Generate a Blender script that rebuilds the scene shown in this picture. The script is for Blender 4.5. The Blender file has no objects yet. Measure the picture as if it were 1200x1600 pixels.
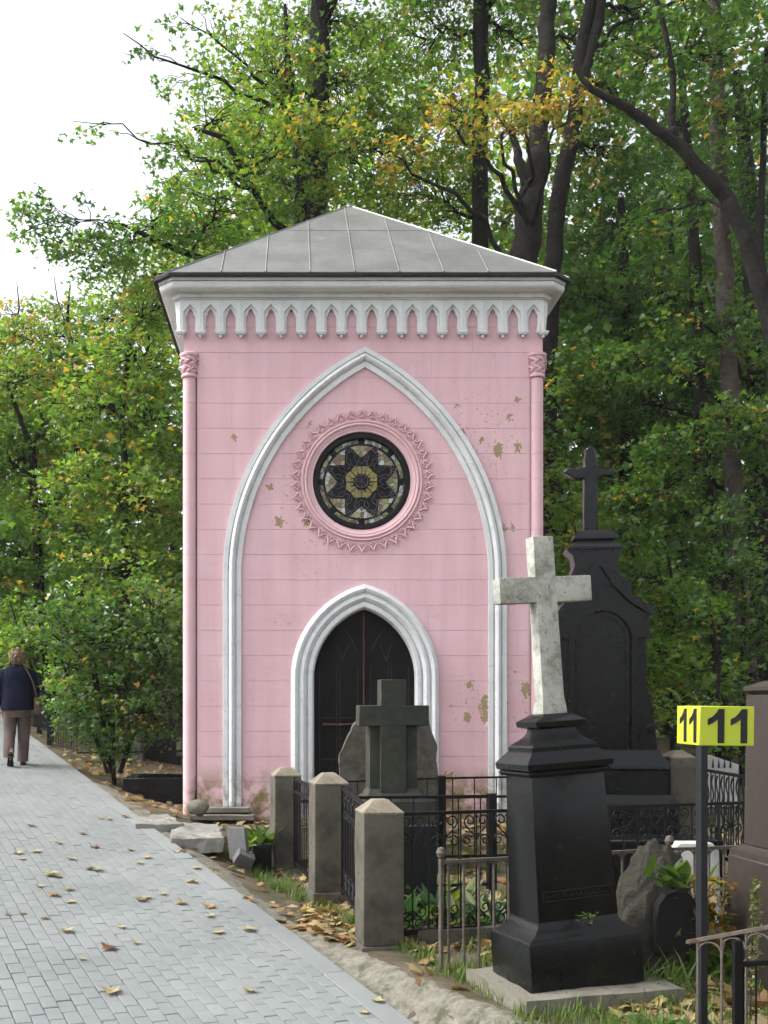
import bpy, bmesh, math, random
import numpy as np
from mathutils import Vector, Matrix
from mathutils.geometry import delaunay_2d_cdt
random.seed(11); rng = np.random.default_rng(11)
PI = math.pi
scene = bpy.context.scene

# ------------------------------------------------------------ camera, sky, sun, exposure
F, CX, CY, EYE = 1700.0, 460.0, 1097.0, 1.6        # focal length and principal point of the photo (1200x1600), eye height
cam_data = bpy.data.cameras.new('camera')
cam_data.sensor_fit = 'VERTICAL'; cam_data.sensor_height = 36.0
cam_data.lens = 36.0 * F / 1600.0
cam_data.shift_x = (600 - CX) / 1600.0
cam_data.shift_y = (CY - 800) / 1600.0
cam_data.clip_start = 0.1; cam_data.clip_end = 2000
cam = bpy.data.objects.new('camera', cam_data); scene.collection.objects.link(cam)
cam.location = (0, 0, EYE); cam.rotation_euler = (math.radians(90), 0, 0)
scene.camera = cam

SUN_EL, SUN_AZ = math.radians(48), math.radians(268)   # azimuth clockwise from +Y: ahead and to the left, behind thin cloud
world = bpy.data.worlds.new('World'); scene.world = world; world.use_nodes = True
wn = world.node_tree; wn.nodes.clear()
sky = wn.nodes.new('ShaderNodeTexSky'); sky.sky_type = 'NISHITA'; sky.sun_disc = False
sky.sun_elevation = SUN_EL; sky.sun_rotation = SUN_AZ
sky.air_density = 1.0; sky.dust_density = 4.0; sky.ozone_density = 1.0
hs = wn.nodes.new('ShaderNodeHueSaturation'); hs.inputs['Saturation'].default_value = 0.22   # an overcast, whitish sky
bg = wn.nodes.new('ShaderNodeBackground'); bg.inputs['Strength'].default_value = 0.15
wo = wn.nodes.new('ShaderNodeOutputWorld')
wn.links.new(sky.outputs[0], hs.inputs['Color']); wn.links.new(hs.outputs[0], bg.inputs[0]); wn.links.new(bg.outputs[0], wo.inputs[0])
sl = bpy.data.lights.new('sun', 'SUN'); sl.energy = 1.3; sl.angle = math.radians(25); sl.color = (1.0, 0.97, 0.92)
sun = bpy.data.objects.new('sun', sl); scene.collection.objects.link(sun)
sd = Vector((math.sin(SUN_AZ) * math.cos(SUN_EL), math.cos(SUN_AZ) * math.cos(SUN_EL), math.sin(SUN_EL)))
sun.rotation_euler = (-sd).to_track_quat('-Z', 'Y').to_euler()
scene.view_settings.view_transform = 'Standard'; scene.view_settings.look = 'None'
scene.view_settings.gamma = 1.0; scene.view_settings.exposure = 1.36
scene.cycles.max_bounces = 6; scene.cycles.diffuse_bounces = 3; scene.cycles.glossy_bounces = 2; scene.cycles.transmission_bounces = 3
scene.cycles.use_adaptive_sampling = True; scene.cycles.adaptive_threshold = 0.04

# ------------------------------------------------------------ helpers
col = scene.collection
def Wp(px, py, Y): return Vector(((px - CX) * Y / F, Y, EYE - (py - CY) * Y / F))
def sstep(a, b, x):
    t = min(1, max(0, (x - a) / (b - a))); return t * t * (3 - 2 * t)
def tag(o, label=None, cat=None, group=None, kind=None):
    if label: o['label'] = label
    if cat: o['category'] = cat
    if group: o['group'] = group
    if kind: o['kind'] = kind
    return o
def thing(name, label, cat, loc=(0, 0, 0), rz=0, group=None):
    o = bpy.data.objects.new(name, None); col.objects.link(o); o.empty_display_size = 0.1
    o.location = loc; o.rotation_euler = (0, 0, rz)
    return tag(o, label, cat, group)
def inst(name, me, parent=None, loc=(0, 0, 0), rot=(0, 0, 0), sc=None):
    o = bpy.data.objects.new(name, me); col.objects.link(o); o.parent = parent
    o.location = loc; o.rotation_euler = rot
    if sc: o.scale = sc
    return o
def copy_tree(o, parent=None):
    c = o.copy(); col.objects.link(c); c.parent = parent
    for ch in list(o.children): copy_tree(ch, c)
    return c

class MB:
    def __init__(s): s.v = []; s.f = []
    def add(s, vs, fs):
        k = len(s.v); s.v += [tuple(p) for p in vs]; s.f += [tuple(i + k for i in q) for q in fs]; return s
    def box(s, c, d, rz=0, tilt=None):
        x, y, z = d[0] / 2, d[1] / 2, d[2] / 2
        vs = [Vector((a * x, b * y, e * z)) for e in (-1, 1) for a, b in ((-1, -1), (1, -1), (1, 1), (-1, 1))]
        R = Matrix.Rotation(rz, 3, 'Z')
        if tilt: R = R @ Matrix.Rotation(tilt[0], 3, 'X') @ Matrix.Rotation(tilt[1], 3, 'Y')
        vs = [R @ p + Vector(c) for p in vs]
        return s.add(vs, [(3, 2, 1, 0), (4, 5, 6, 7), (0, 1, 5, 4), (1, 2, 6, 5), (2, 3, 7, 6), (3, 0, 4, 7)])
    def loft(s, rings, cap=True, closed=True):
        n = len(rings[0]); vs = [p for r in rings for p in r]; fs = []
        for i in range(len(rings) - 1):
            for j in range(n if closed else n - 1):
                a = i * n + j; b = i * n + (j + 1) % n
                fs.append((a, b, b + n, a + n))
        if cap:
            fs.append(tuple(range(n - 1, -1, -1))); fs.append(tuple((len(rings) - 1) * n + j for j in range(n)))
        return s.add(vs, fs)
    def tube(s, pts, r, n=6, cap=True):
        pts = [Vector(p) for p in pts]; m = len(pts)
        rs = r if isinstance(r, (list, tuple)) else [r] * m
        rings = []; up = Vector((0.13, 0.21, 1)).normalized()
        t0 = (pts[1] - pts[0]).normalized()
        u = t0.cross(up)
        if u.length < 1e-3: u = t0.cross(Vector((1, 0, 0)))
        u.normalize()
        for i in range(m):
            t = (pts[min(i + 1, m - 1)] - pts[max(i - 1, 0)])
            t = t.normalized() if t.length > 1e-9 else t0
            u = (u - t * u.dot(t))
            u = u.normalized() if u.length > 1e-6 else t.orthogonal().normalized()
            w = t.cross(u)
            rings.append([pts[i] + (u * math.cos(2 * PI * k / n) + w * math.sin(2 * PI * k / n)) * rs[i] for k in range(n)])
        return s.loft(rings, cap)
    def lathe(s, prof, n=24, c=(0, 0, 0)):
        c = Vector(c)
        return s.loft([[c + Vector((r * math.cos(2 * PI * k / n), r * math.sin(2 * PI * k / n), z)) for k in range(n)] for r, z in prof])
    def prism(s, poly, y0, y1):                       # polygon in XZ extruded along Y
        n = len(poly)
        vs = [(x, y0, z) for x, z in poly] + [(x, y1, z) for x, z in poly]
        fs = [tuple(range(n)), tuple(range(2 * n - 1, n - 1, -1))] + [(j, j + n, (j + 1) % n + n, (j + 1) % n) for j in range(n)]
        return s.add(vs, fs)
    def stack(s, secs, rz=0):                         # rectangular sections (z, half x, half y)
        R = Matrix.Rotation(rz, 3, 'Z')
        return s.loft([[R @ Vector((a * hx, b * hy, z)) for a, b in ((-1, -1), (1, -1), (1, 1), (-1, 1))] for z, hx, hy in secs])
    def xf(s, M):
        s.v = [tuple(M @ Vector(p)) for p in s.v]; return s
    def mesh(s, name, m=None, smooth=35):
        me = bpy.data.meshes.new(name); me.from_pydata(s.v, [], s.f)
        bm = bmesh.new(); bm.from_mesh(me); bmesh.ops.recalc_face_normals(bm, faces=bm.faces); bm.to_mesh(me); bm.free()
        if smooth:
            me.shade_smooth(); me.set_sharp_from_angle(angle=math.radians(smooth))
        if m: me.materials.append(m)
        return me
    def build(s, name, m, parent=None, loc=(0, 0, 0), rot=(0, 0, 0), smooth=35):
        return inst(name, s.mesh(name, m, smooth), parent, loc, rot)

def bevel(o, w=0.01, seg=1):
    bm = bmesh.new(); bm.from_mesh(o.data)
    es = [e for e in bm.edges if len(e.link_faces) == 2 and e.calc_face_angle(0) > 0.6]
    bmesh.ops.bevel(bm, geom=es, offset=w, segments=seg, affect='EDGES', profile=0.6)
    bm.to_mesh(o.data); bm.free()
    o.data.shade_smooth(); o.data.set_sharp_from_angle(angle=math.radians(40)); return o
def roughen(o, amp, cuts=3, seed=0, sc=5.0):
    from mathutils import noise
    bm = bmesh.new(); bm.from_mesh(o.data)
    for _ in range(cuts): bmesh.ops.subdivide_edges(bm, edges=[e for e in bm.edges if e.calc_length() > 0.04], cuts=1, use_grid_fill=True)
    bm.normal_update()
    for v in bm.verts:
        p = v.co * sc + Vector((seed * 3.1, seed, 0))
        v.co += v.normal * amp * (noise.noise(p) + 0.5 * noise.noise(p * 2.7) + 0.3 * noise.noise(p * 6))
    bm.to_mesh(o.data); bm.free(); o.data.shade_smooth(); o.data.set_sharp_from_angle(angle=math.radians(45)); return o

def inside(p, poly):
    x, y = p; c = False; j = len(poly) - 1
    for i in range(len(poly)):
        xi, yi = poly[i]; xj, yj = poly[j]
        if (yi > y) != (yj > y) and x < (xj - xi) * (y - yi) / (yj - yi) + xi: c = not c
        j = i
    return c
def region(mb, outer, holes, y0, y1):                 # XZ polygon with holes, front at y0, back at y1
    vs, es = [], []
    for poly in [outer] + holes:
        k = len(vs); n = len(poly); vs += [Vector(p) for p in poly]; es += [(k + i, k + (i + 1) % n) for i in range(n)]
    r = delaunay_2d_cdt(vs, es, [], 0, 1e-5)
    V, T = r[0], r[2]; keep = []
    for t in T:
        c = sum((V[i] for i in t), Vector((0, 0))) / len(t)
        if inside(c, outer) and not any(inside(c, h) for h in holes): keep.append(tuple(t))
    if not keep: return
    n = len(V); cnt = {}
    for t in keep:
        for i in range(len(t)):
            a, b = t[i], t[(i + 1) % len(t)]
            if (b, a) in cnt: cnt[(b, a)] = None
            else: cnt[(a, b)] = 1
    fs = list(keep) + [tuple(i + n for i in reversed(t)) for t in keep]
    for e, k in cnt.items():
        if k: fs.append((e[0], e[0] + n, e[1] + n, e[1]))
    vv = [(p.x, y0, p.y) for p in V] + [(p.x, y1, p.y) for p in V]
    used = sorted({i for f in fs for i in f}); mp = {j: i for i, j in enumerate(used)}
    mb.add([vv[j] for j in used], [tuple(mp[i] for i in f) for f in fs])

# ------------------------------------------------------------ materials
class NT:
    def __init__(s, name):
        s.m = bpy.data.materials.new(name); s.m.use_nodes = True; s.t = s.m.node_tree
        s.p = s.t.nodes['Principled BSDF']; s.tc = s.n('ShaderNodeTexCoord')
    def n(s, ty, **kw):
        x = s.t.nodes.new(ty)
        for k, v in kw.items(): setattr(x, k, v)
        return x
    def l(s, a, b): s.t.links.new(a, b)
    def noise(s, scale, detail=4, rough=0.6, vec=None, dist=0):
        x = s.n('ShaderNodeTexNoise'); x.inputs['Scale'].default_value = scale; x.inputs['Detail'].default_value = detail
        x.inputs['Roughness'].default_value = rough; x.inputs['Distortion'].default_value = dist
        s.l(vec or s.tc.outputs['Object'], x.inputs['Vector']); return x.outputs['Fac']
    def ramp(s, fac, stops):
        x = s.n('ShaderNodeValToRGB'); e = x.color_ramp.elements
        while len(e) < len(stops): e.new(0.5)
        for i, (p, c) in enumerate(stops):
            e[i].position = p; e[i].color = (*c, 1) if not isinstance(c, (int, float)) else (c, c, c, 1)
        s.l(fac, x.inputs[0]); return x.outputs[0]
    def mix(s, fac, a, b, blend='MIX'):
        x = s.n('ShaderNodeMix', data_type='RGBA', blend_type=blend)
        for k, val in ((0, fac), (6, a), (7, b)):
            if hasattr(val, 'is_linked') or hasattr(val, 'links'): s.l(val, x.inputs[k])
            else: x.inputs[k].default_value = val if isinstance(val, (int, float)) else (*val, 1)
        return x.outputs[2]
    def math(s, op, a, b=0.0, c=0.0):
        x = s.n('ShaderNodeMath', operation=op)
        for k, val in enumerate((a, b, c)):
            if hasattr(val, 'links'): s.l(val, x.inputs[k])
            else: x.inputs[k].default_value = val
        return x.outputs[0]
    def bump(s, h, st, dist=0.01):
        x = s.n('ShaderNodeBump'); x.inputs['Strength'].default_value = st; x.inputs['Distance'].default_value = dist
        s.l(h, x.inputs['Height']); s.l(x.outputs[0], s.p.inputs['Normal'])
    def col(s, c): s.l(c, s.p.inputs['Base Color'])
    def set(s, rough=0.8, spec=0.3, metal=0.0):
        s.p.inputs['Roughness'].default_value = rough; s.p.inputs['Specular IOR Level'].default_value = spec; s.p.inputs['Metallic'].default_value = metal

def mat(name, c, c2=None, rough=0.8, spec=0.3, scale=6, var=0.25, bump=0.3, bscale=60, dist=0.004, metal=0, lo=0.35, hi=0.65, c3=None, c3scale=2.5, c3t=0.6):
    N = NT(name); a = c; b = c2 or tuple(min(1, x * (1 + var)) for x in c)
    if c2 is None: a = tuple(x * (1 - var) for x in c)
    f = N.noise(scale, 6, 0.65); co = N.ramp(f, [(lo, a), (hi, b)])
    if c3: co = N.mix(N.ramp(N.noise(c3scale, 8, 0.7), [(c3t, 0), (c3t + 0.08, 1)]), co, c3)
    rv = N.noise(14, 3); rr = N.math('MULTIPLY_ADD', rv, 0.25, rough - 0.125)
    N.col(co); N.set(rough, spec, metal); N.l(rr, N.p.inputs['Roughness'])
    if bump: N.bump(N.noise(bscale, 5, 0.7), bump, dist)
    return N.m

def leafmat(name, trans=0.35, rough=0.5):
    N = NT(name); a = N.n('ShaderNodeAttribute', attribute_name='tint')
    co = N.mix(N.ramp(N.noise(9, 2), [(0.3, 0.0), (0.7, 1.0)]), a.outputs['Color'], N.mix(0.5, a.outputs['Color'], (0.10, 0.16, 0.02), 'MIX'))
    N.col(co); N.set(rough, 0.5)
    tr = N.n('ShaderNodeBsdfTranslucent'); N.l(N.mix(1.0, a.outputs['Color'], (1.9, 1.8, 0.8), 'MULTIPLY'), tr.inputs['Color'])
    mx = N.n('ShaderNodeMixShader'); mx.inputs[0].default_value = trans
    out = N.t.nodes['Material Output']; N.l(N.p.outputs[0], mx.inputs[1]); N.l(tr.outputs[0], mx.inputs[2]); N.l(mx.outputs[0], out.inputs[0])
    return N.m

M = {}
def pink_paint(plain=False):
    N = NT('pink_plain' if plain else 'pink_paint')
    PK = (0.60, 0.315, 0.355)
    base = N.ramp(N.noise(1.3, 6, 0.6), [(0.28, (0.64, 0.405, 0.435)), (0.5, (0.69, 0.458, 0.495)), (0.72, (0.735, 0.505, 0.545))])
    base = N.mix(N.ramp(N.noise(30, 4, 0.6), [(0.35, 0.0), (0.75, 0.35)]), base, (0.62, 0.39, 0.43))
    sep = N.n('ShaderNodeSeparateXYZ'); N.l(N.tc.outputs['Object'], sep.inputs[0])
    wob = N.n('ShaderNodeTexNoise'); wob.inputs['Scale'].default_value = 26; wob.inputs['Detail'].default_value = 7
    N.l(N.tc.outputs['Object'], wob.inputs['Vector'])
    va = N.n('ShaderNodeVectorMath', operation='MULTIPLY_ADD'); va.inputs[1].default_value = (0.20, 0.0, 0.20)
    N.l(wob.outputs['Color'], va.inputs[0]); N.l(N.tc.outputs['Object'], va.inputs[2])
    # places where the paint has flaked off (pixel position in the photograph, half width, half height)
    spots = [(778, 704, 7, 12), (809, 698, 4, 11), (366, 683, 3, 4), (422, 761, 5, 5), (436, 815, 6, 8), (808, 625, 3, 5), (797, 651, 4, 4), (714, 634, 3, 4),
             (722, 676, 4, 8), (752, 688, 3, 5), (753, 786, 3, 7), (788, 826, 5, 6), (800, 824, 2, 5), (757, 1108, 6, 26), (822, 1078, 7, 14), (734, 1070, 6, 6),
             (730, 1120, 5, 10), (672, 640, 0.5, 0.5), (480, 815, 7, 7), (485, 662, 3, 4), (656, 748, 0.4, 0.5), (290, 778, 3, 10), (773, 1180, 6, 12), (700, 1215, 14, 8)]
    acc = None
    for px, py, w, h in spots:
        d = N.n('ShaderNodeVectorMath', operation='SUBTRACT'); N.l(va.outputs[0], d.inputs[0])
        d.inputs[1].default_value = ((px - 567.5) / 140.5 + 0.1, 0, (1270 - py) / 140.5 + 0.1)
        m2 = N.n('ShaderNodeVectorMath', operation='MULTIPLY'); N.l(d.outputs[0], m2.inputs[0]); m2.inputs[1].default_value = (140.5 / (w * .9 + 1.2), 0, 140.5 / (h * .9 + 1.2))
        ln = N.n('ShaderNodeVectorMath', operation='LENGTH'); N.l(m2.outputs[0], ln.inputs[0])
        acc = ln.outputs['Value'] if acc is None else N.math('MINIMUM', acc, ln.outputs['Value'])
    zones = None                                      # flaking zones with many small chips
    for px, py, w, h in [(752, 690, 75, 110), (790, 1110, 55, 120), (470, 775, 60, 75), (722, 1090, 40, 60), (500, 830, 60, 40)]:
        d = N.n('ShaderNodeVectorMath', operation='SUBTRACT'); N.l(N.tc.outputs['Object'], d.inputs[0]); d.inputs[1].default_value = ((px - 567.5) / 140.5, 0, (1270 - py) / 140.5)
        m2 = N.n('ShaderNodeVectorMath', operation='MULTIPLY'); N.l(d.outputs[0], m2.inputs[0]); m2.inputs[1].default_value = (140.5 / w, 0, 140.5 / h)
        ln = N.n('ShaderNodeVectorMath', operation='LENGTH'); N.l(m2.outputs[0], ln.inputs[0])
        zones = ln.outputs['Value'] if zones is None else N.math('MINIMUM', zones, ln.outputs['Value'])
    chip = N.math('MULTIPLY', N.ramp(N.noise(24, 5, 0.62), [(0.615, 0.0), (0.63, 1.0)]), N.ramp(zones, [(0.5, 1.0), (1.0, 0.0)]))
    peel = N.math('MAXIMUM', N.ramp(acc, [(0.93, 1.0), (1.0, 0.0)]), chip)
    edge = N.ramp(N.math('MULTIPLY', acc, 0.5), [(0.50, 1.0), (0.60, 0.0)])
    if plain: peel = N.ramp(N.noise(26, 6, 0.7), [(0.66, 0.0), (0.69, 0.9)])
    else: base = N.mix(edge, base, (0.78, 0.58, 0.61))  # lit, curled rims of the flaking paint, painted in as a paler ring
    # scuffed, chalky lower wall and moss growing at its foot
    low = N.ramp(N.math('MULTIPLY_ADD', sep.outputs['Z'], -0.55, 1.0), [(0.1, 0.0), (0.95, 1.0)])
    chalk = N.math('MULTIPLY', N.ramp(N.noise(2.6, 9, 0.75), [(0.53, 0.0), (0.68, 0.55)]), low)
    if plain: chalk = 0.0
    base = N.mix(chalk, base, (0.60, 0.49, 0.48))
    # rain streaks running down the wall
    mp = N.n('ShaderNodeMapping'); mp.inputs['Scale'].default_value = (7.0, 1.0, 0.45); N.l(N.tc.outputs['Object'], mp.inputs[0])
    base = N.mix(N.ramp(N.noise(1.0, 7, 0.65, vec=mp.outputs[0]), [(0.42, 0.0), (0.75, 0.55)]), base, (0.54, 0.345, 0.375))
    dv = N.n('ShaderNodeVectorMath', operation='MULTIPLY_ADD'); dv.inputs[1].default_value = (0.5, 0.0, 0.5); N.l(N.n('ShaderNodeTexNoise').outputs['Color'], dv.inputs[0]); N.l(N.tc.outputs['Object'], dv.inputs[2])
    vc = N.n('ShaderNodeTexVoronoi', feature='DISTANCE_TO_EDGE'); vc.inputs['Scale'].default_value = 1.1; N.l(dv.outputs[0], vc.inputs['Vector'])
    crack = N.math('MULTIPLY', N.ramp(vc.outputs[0], [(0.002, 0.55), (0.006, 0.0)]), N.ramp(N.noise(1.7, 4), [(0.50, 0.0), (0.62, 1.0)]))
    base = N.mix(crack, base, (0.36, 0.22, 0.22))
    foot = N.ramp(N.math('MULTIPLY_ADD', sep.outputs['Z'], -2.0, 1.1), [(0.0, 0.0), (0.7, 1.0)])
    moss = 0.0 if plain else N.math('MULTIPLY', N.ramp(N.noise(3.2, 8, 0.7, dist=0.4), [(0.44, 0.0), (0.56, 1.0)]), foot)
    base = N.mix(moss, base, N.ramp(N.noise(20, 4), [(0.35, (0.16, 0.12, 0.04)), (0.65, (0.27, 0.20, 0.11))]))
    base = N.mix(N.math('MULTIPLY', N.ramp(N.noise(45, 5, 0.8), [(0.66, 0.0), (0.72, 0.6)]), 0.5), base, (0.33, 0.19, 0.18))
    base = N.mix(peel, base, N.ramp(N.noise(30, 4), [(0.3, (0.27, 0.20, 0.105)), (0.7, (0.38, 0.29, 0.17))]))
    N.col(base); N.set(0.72, 0.3)
    h = N.math('MULTIPLY_ADD', peel, -1.2, N.math('MULTIPLY', N.noise(55, 6, 0.7), 0.9))
    h = N.math('ADD', h, N.noise(5, 3)); N.bump(h, 0.35, 0.006)
    return N.m
M['pink'] = pink_paint(); M['pink_plain'] = pink_paint(True)
def white_paint(plain=False):
    N = NT('white_plain' if plain else 'white_paint')
    base = N.ramp(N.noise(2.2, 6, 0.6), [(0.3, (0.56, 0.58, 0.59)), (0.7, (0.70, 0.715, 0.72))])
    sep = N.n('ShaderNodeSeparateXYZ'); N.l(N.tc.outputs['Object'], sep.inputs[0])
    foot = N.ramp(N.math('MULTIPLY_ADD', sep.outputs['Z'], -1.6, 1.0), [(0.0, 0.0), (0.95, 1.0)])
    mo = N.math('MULTIPLY', N.ramp(N.noise(9, 8, 0.75), [(0.46, 0.0), (0.56, 0.9)]), foot)
    base = N.mix(N.ramp(N.noise(13, 8, 0.75), [(0.54, 0.0), (0.68, 0.6)]), base, (0.42, 0.42, 0.38))
    base = N.mix(N.ramp(N.noise(38, 6, 0.8), [(0.67, 0.0), (0.71, 0.8)]), base, (0.22, 0.18, 0.13))
    if plain: mo = 0.0
    base = N.mix(mo, base, (0.20, 0.18, 0.11))
    N.col(base); N.set(0.6, 0.35); N.bump(N.noise(50, 6, 0.7), 0.25, 0.004); return N.m
M['white'] = white_paint(); M['white_plain'] = white_paint(True)
M['roof'] = mat('zinc_roof', (0.142, 0.141, 0.137), (0.205, 0.204, 0.20), rough=0.42, spec=0.5, metal=0.25, scale=2.2, bump=0.15, bscale=3.5, dist=0.02, c3=(0.25, 0.25, 0.25), c3scale=4, c3t=0.62)
M['roof_edge'] = mat('roof_edge', (0.02, 0.022, 0.022), rough=0.5)
M['door'] = mat('door_wood', (0.005, 0.004, 0.004), (0.010, 0.008, 0.008), rough=0.6, spec=0.15, scale=12)
M['door_line'] = mat('door_moulding', (0.022, 0.02, 0.02), rough=0.5)
M['rust'] = mat('rusty_iron', (0.075, 0.062, 0.05), (0.13, 0.112, 0.095), rough=0.8, scale=25, c3=(0.085, 0.045, 0.026), c3scale=14, c3t=0.54)
M['latch'] = mat('latch_iron', (0.07, 0.035, 0.022), (0.13, 0.07, 0.045), rough=0.7, scale=20)
M['iron'] = mat('black_iron', (0.003, 0.003, 0.004), (0.006, 0.006, 0.007), rough=0.45, spec=0.25, scale=20, bump=0.2)
M['grille'] = mat('grille_iron', (0.05, 0.052, 0.065), (0.08, 0.08, 0.10), rough=0.5, spec=0.5)
M['granite'] = mat('black_granite', (0.0025, 0.003, 0.0035), (0.006, 0.0065, 0.007), rough=0.24, spec=0.3, scale=90, bump=0.12, bscale=120, c3=(0.014, 0.014, 0.014), c3scale=5, c3t=0.64)
M['dark_granite'] = mat('dark_granite', (0.006, 0.006, 0.007), (0.011, 0.011, 0.012), rough=0.55, spec=0.25, scale=60, bump=0.1, c3=(0.035, 0.035, 0.032), c3scale=6, c3t=0.62)
def marble():
    N = NT('weathered_marble')
    base = N.ramp(N.noise(4, 6), [(0.3, (0.33, 0.34, 0.30)), (0.7, (0.47, 0.475, 0.43))])
    base = N.mix(N.ramp(N.noise(7, 9, 0.8), [(0.45, 0.0), (0.62, 0.9)]), base, (0.17, 0.17, 0.14))
    base = N.mix(N.ramp(N.noise(38, 8, 0.8), [(0.56, 0.0), (0.64, 0.9)]), base, (0.075, 0.075, 0.06))
    N.col(base); N.set(0.75, 0.3); N.bump(N.noise(60, 6, 0.75), 0.5, 0.006); return N.m
M['marble'] = marble()
M['green_stone'] = mat('mossy_granite', (0.022, 0.025, 0.018), (0.042, 0.046, 0.034), rough=0.8, scale=6, bump=0.3, bscale=80, c3=(0.055, 0.050, 0.036), c3scale=3, c3t=0.56)
M['rough_stone'] = mat('rough_stone', (0.020, 0.019, 0.014), (0.055, 0.051, 0.041), rough=0.9, scale=7, bump=0.9, bscale=25, dist=0.03, c3=(0.045, 0.05, 0.018), c3scale=3, c3t=0.52)
M['stele_stone'] = mat('stele_stone', (0.055, 0.050, 0.040), (0.12, 0.112, 0.095), rough=0.9, scale=8, bump=0.9, bscale=28, dist=0.02, c3=(0.07, 0.072, 0.04), c3scale=3, c3t=0.55)
M['post_stone'] = mat('post_stone', (0.054, 0.048, 0.037), (0.122, 0.110, 0.088), rough=0.9, scale=4, bump=0.8, bscale=70, dist=0.006, c3=(0.040, 0.040, 0.030), c3scale=4, c3t=0.55)
M['cap_stone'] = mat('cap_stone', (0.15, 0.13, 0.095), (0.235, 0.205, 0.16), rough=0.9, scale=8, bump=0.5, c3=(0.13, 0.12, 0.08), c3scale=5, c3t=0.57)
M['slab'] = mat('weathered_slab', (0.12, 0.11, 0.088), (0.19, 0.18, 0.15), rough=0.9, scale=5, bump=0.6, bscale=40, c3=(0.075, 0.08, 0.04), c3scale=5, c3t=0.56)
M['pale_slab'] = mat('pale_limestone', (0.15, 0.145, 0.13), (0.27, 0.265, 0.24), rough=0.9, scale=4, bump=0.6, bscale=30, dist=0.01, c3=(0.10, 0.095, 0.075), c3scale=6, c3t=0.56)
M['grey_stone'] = mat('grey_granite', (0.085, 0.085, 0.085), (0.12, 0.12, 0.12), rough=0.7, scale=40, bump=0.2)
M['brown_stone'] = mat('brown_granite', (0.026, 0.020, 0.016), (0.042, 0.033, 0.027), rough=0.6, spec=0.4, scale=70, bump=0.15)
M['yellow'] = mat('yellow_plate', (0.42, 0.49, 0.04), rough=0.4, var=0.04, bump=0)
M['black_paint'] = mat('black_paint', (0.008, 0.010, 0.013), rough=0.4, spec=0.4, var=0.2, bump=0.1, c3=(0.03, 0.032, 0.036), c3scale=9, c3t=0.64)
M['white_stone'] = mat('white_stone', (0.30, 0.30, 0.28), (0.46, 0.46, 0.44), rough=0.7, scale=6)
M['bark'] = mat('dark_bark', (0.007, 0.006, 0.005), (0.020, 0.017, 0.014), rough=0.95, scale=9, bump=1.0, bscale=18, dist=0.05)
M['bark_grey'] = mat('grey_bark', (0.022, 0.019, 0.016), (0.052, 0.046, 0.040), rough=0.95, scale=7, bump=1.0, bscale=20, dist=0.04)
M['bark_pink'] = mat('pine_bark', (0.05, 0.040, 0.035), (0.105, 0.086, 0.078), rough=0.95, scale=8, bump=1.0, bscale=16, dist=0.04)
M['leaf'] = leafmat('leaf', 0.48, 0.42)
M['litter'] = leafmat('fallen_leaf', 0.15, 0.7)
M['grass'] = leafmat('grass_blade', 0.3, 0.5)
def paver():
    N = NT('paver_concrete'); oi = N.n('ShaderNodeObjectInfo'); geo = N.n('ShaderNodeNewGeometry')
    a = N.n('ShaderNodeAttribute', attribute_name='shade')
    c = N.ramp(N.noise(1.1, 7, 0.6, vec=geo.outputs['Position']), [(0.3, (0.165, 0.181, 0.178)), (0.7, (0.222, 0.239, 0.235))])
    c = N.mix(N.ramp(N.noise(260, 3, 0.7, vec=geo.outputs['Position']), [(0.3, 0.0), (0.8, 0.5)]), c, (0.14, 0.148, 0.148))
    c = N.mix(1.0, c, N.ramp(oi.outputs['Random'], [(0, (0.95, 0.95, 0.96)), (1, (1.05, 1.05, 1.04))]), 'MULTIPLY')
    c = N.mix(1.0, c, N.ramp(a.outputs['Fac'], [(0, (1, 1, 1)), (0.01, (0.95, 0.95, 0.96)), (1, (1.05, 1.05, 1.04))]), 'MULTIPLY')
    c = N.mix(N.ramp(N.noise(5, 7, 0.7, vec=geo.outputs['Position']), [(0.56, 0.0), (0.72, 0.3)]), c, (0.135, 0.138, 0.128))
    N.col(c); N.set(0.85, 0.25); N.bump(N.noise(180, 4, 0.7, vec=geo.outputs['Position']), 0.3, 0.003); return N.m
M['paver'] = paver()
M['sand'] = mat('joint_sand', (0.075, 0.077, 0.07), (0.125, 0.125, 0.112), rough=1, scale=30)
M['verge'] = mat('rough_mortar', (0.13, 0.122, 0.095), (0.25, 0.238, 0.195), rough=1.0, scale=16, bump=1.0, bscale=60, dist=0.02, c3=(0.085, 0.085, 0.055), c3scale=5, c3t=0.55)
def soil():
    N = NT('soil')
    c = N.ramp(N.noise(3, 9, 0.75), [(0.3, (0.075, 0.060, 0.042)), (0.55, (0.145, 0.118, 0.085)), (0.72, (0.21, 0.175, 0.125))])
    c = N.mix(N.ramp(N.noise(1.2, 8, 0.7), [(0.5, 0.0), (0.6, 0.8)]), c, (0.06, 0.075, 0.03))
    N.col(c); N.set(1.0, 0.1); N.bump(N.noise(30, 8, 0.8), 1.0, 0.03); return N.m
M['soil'] = soil()

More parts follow.
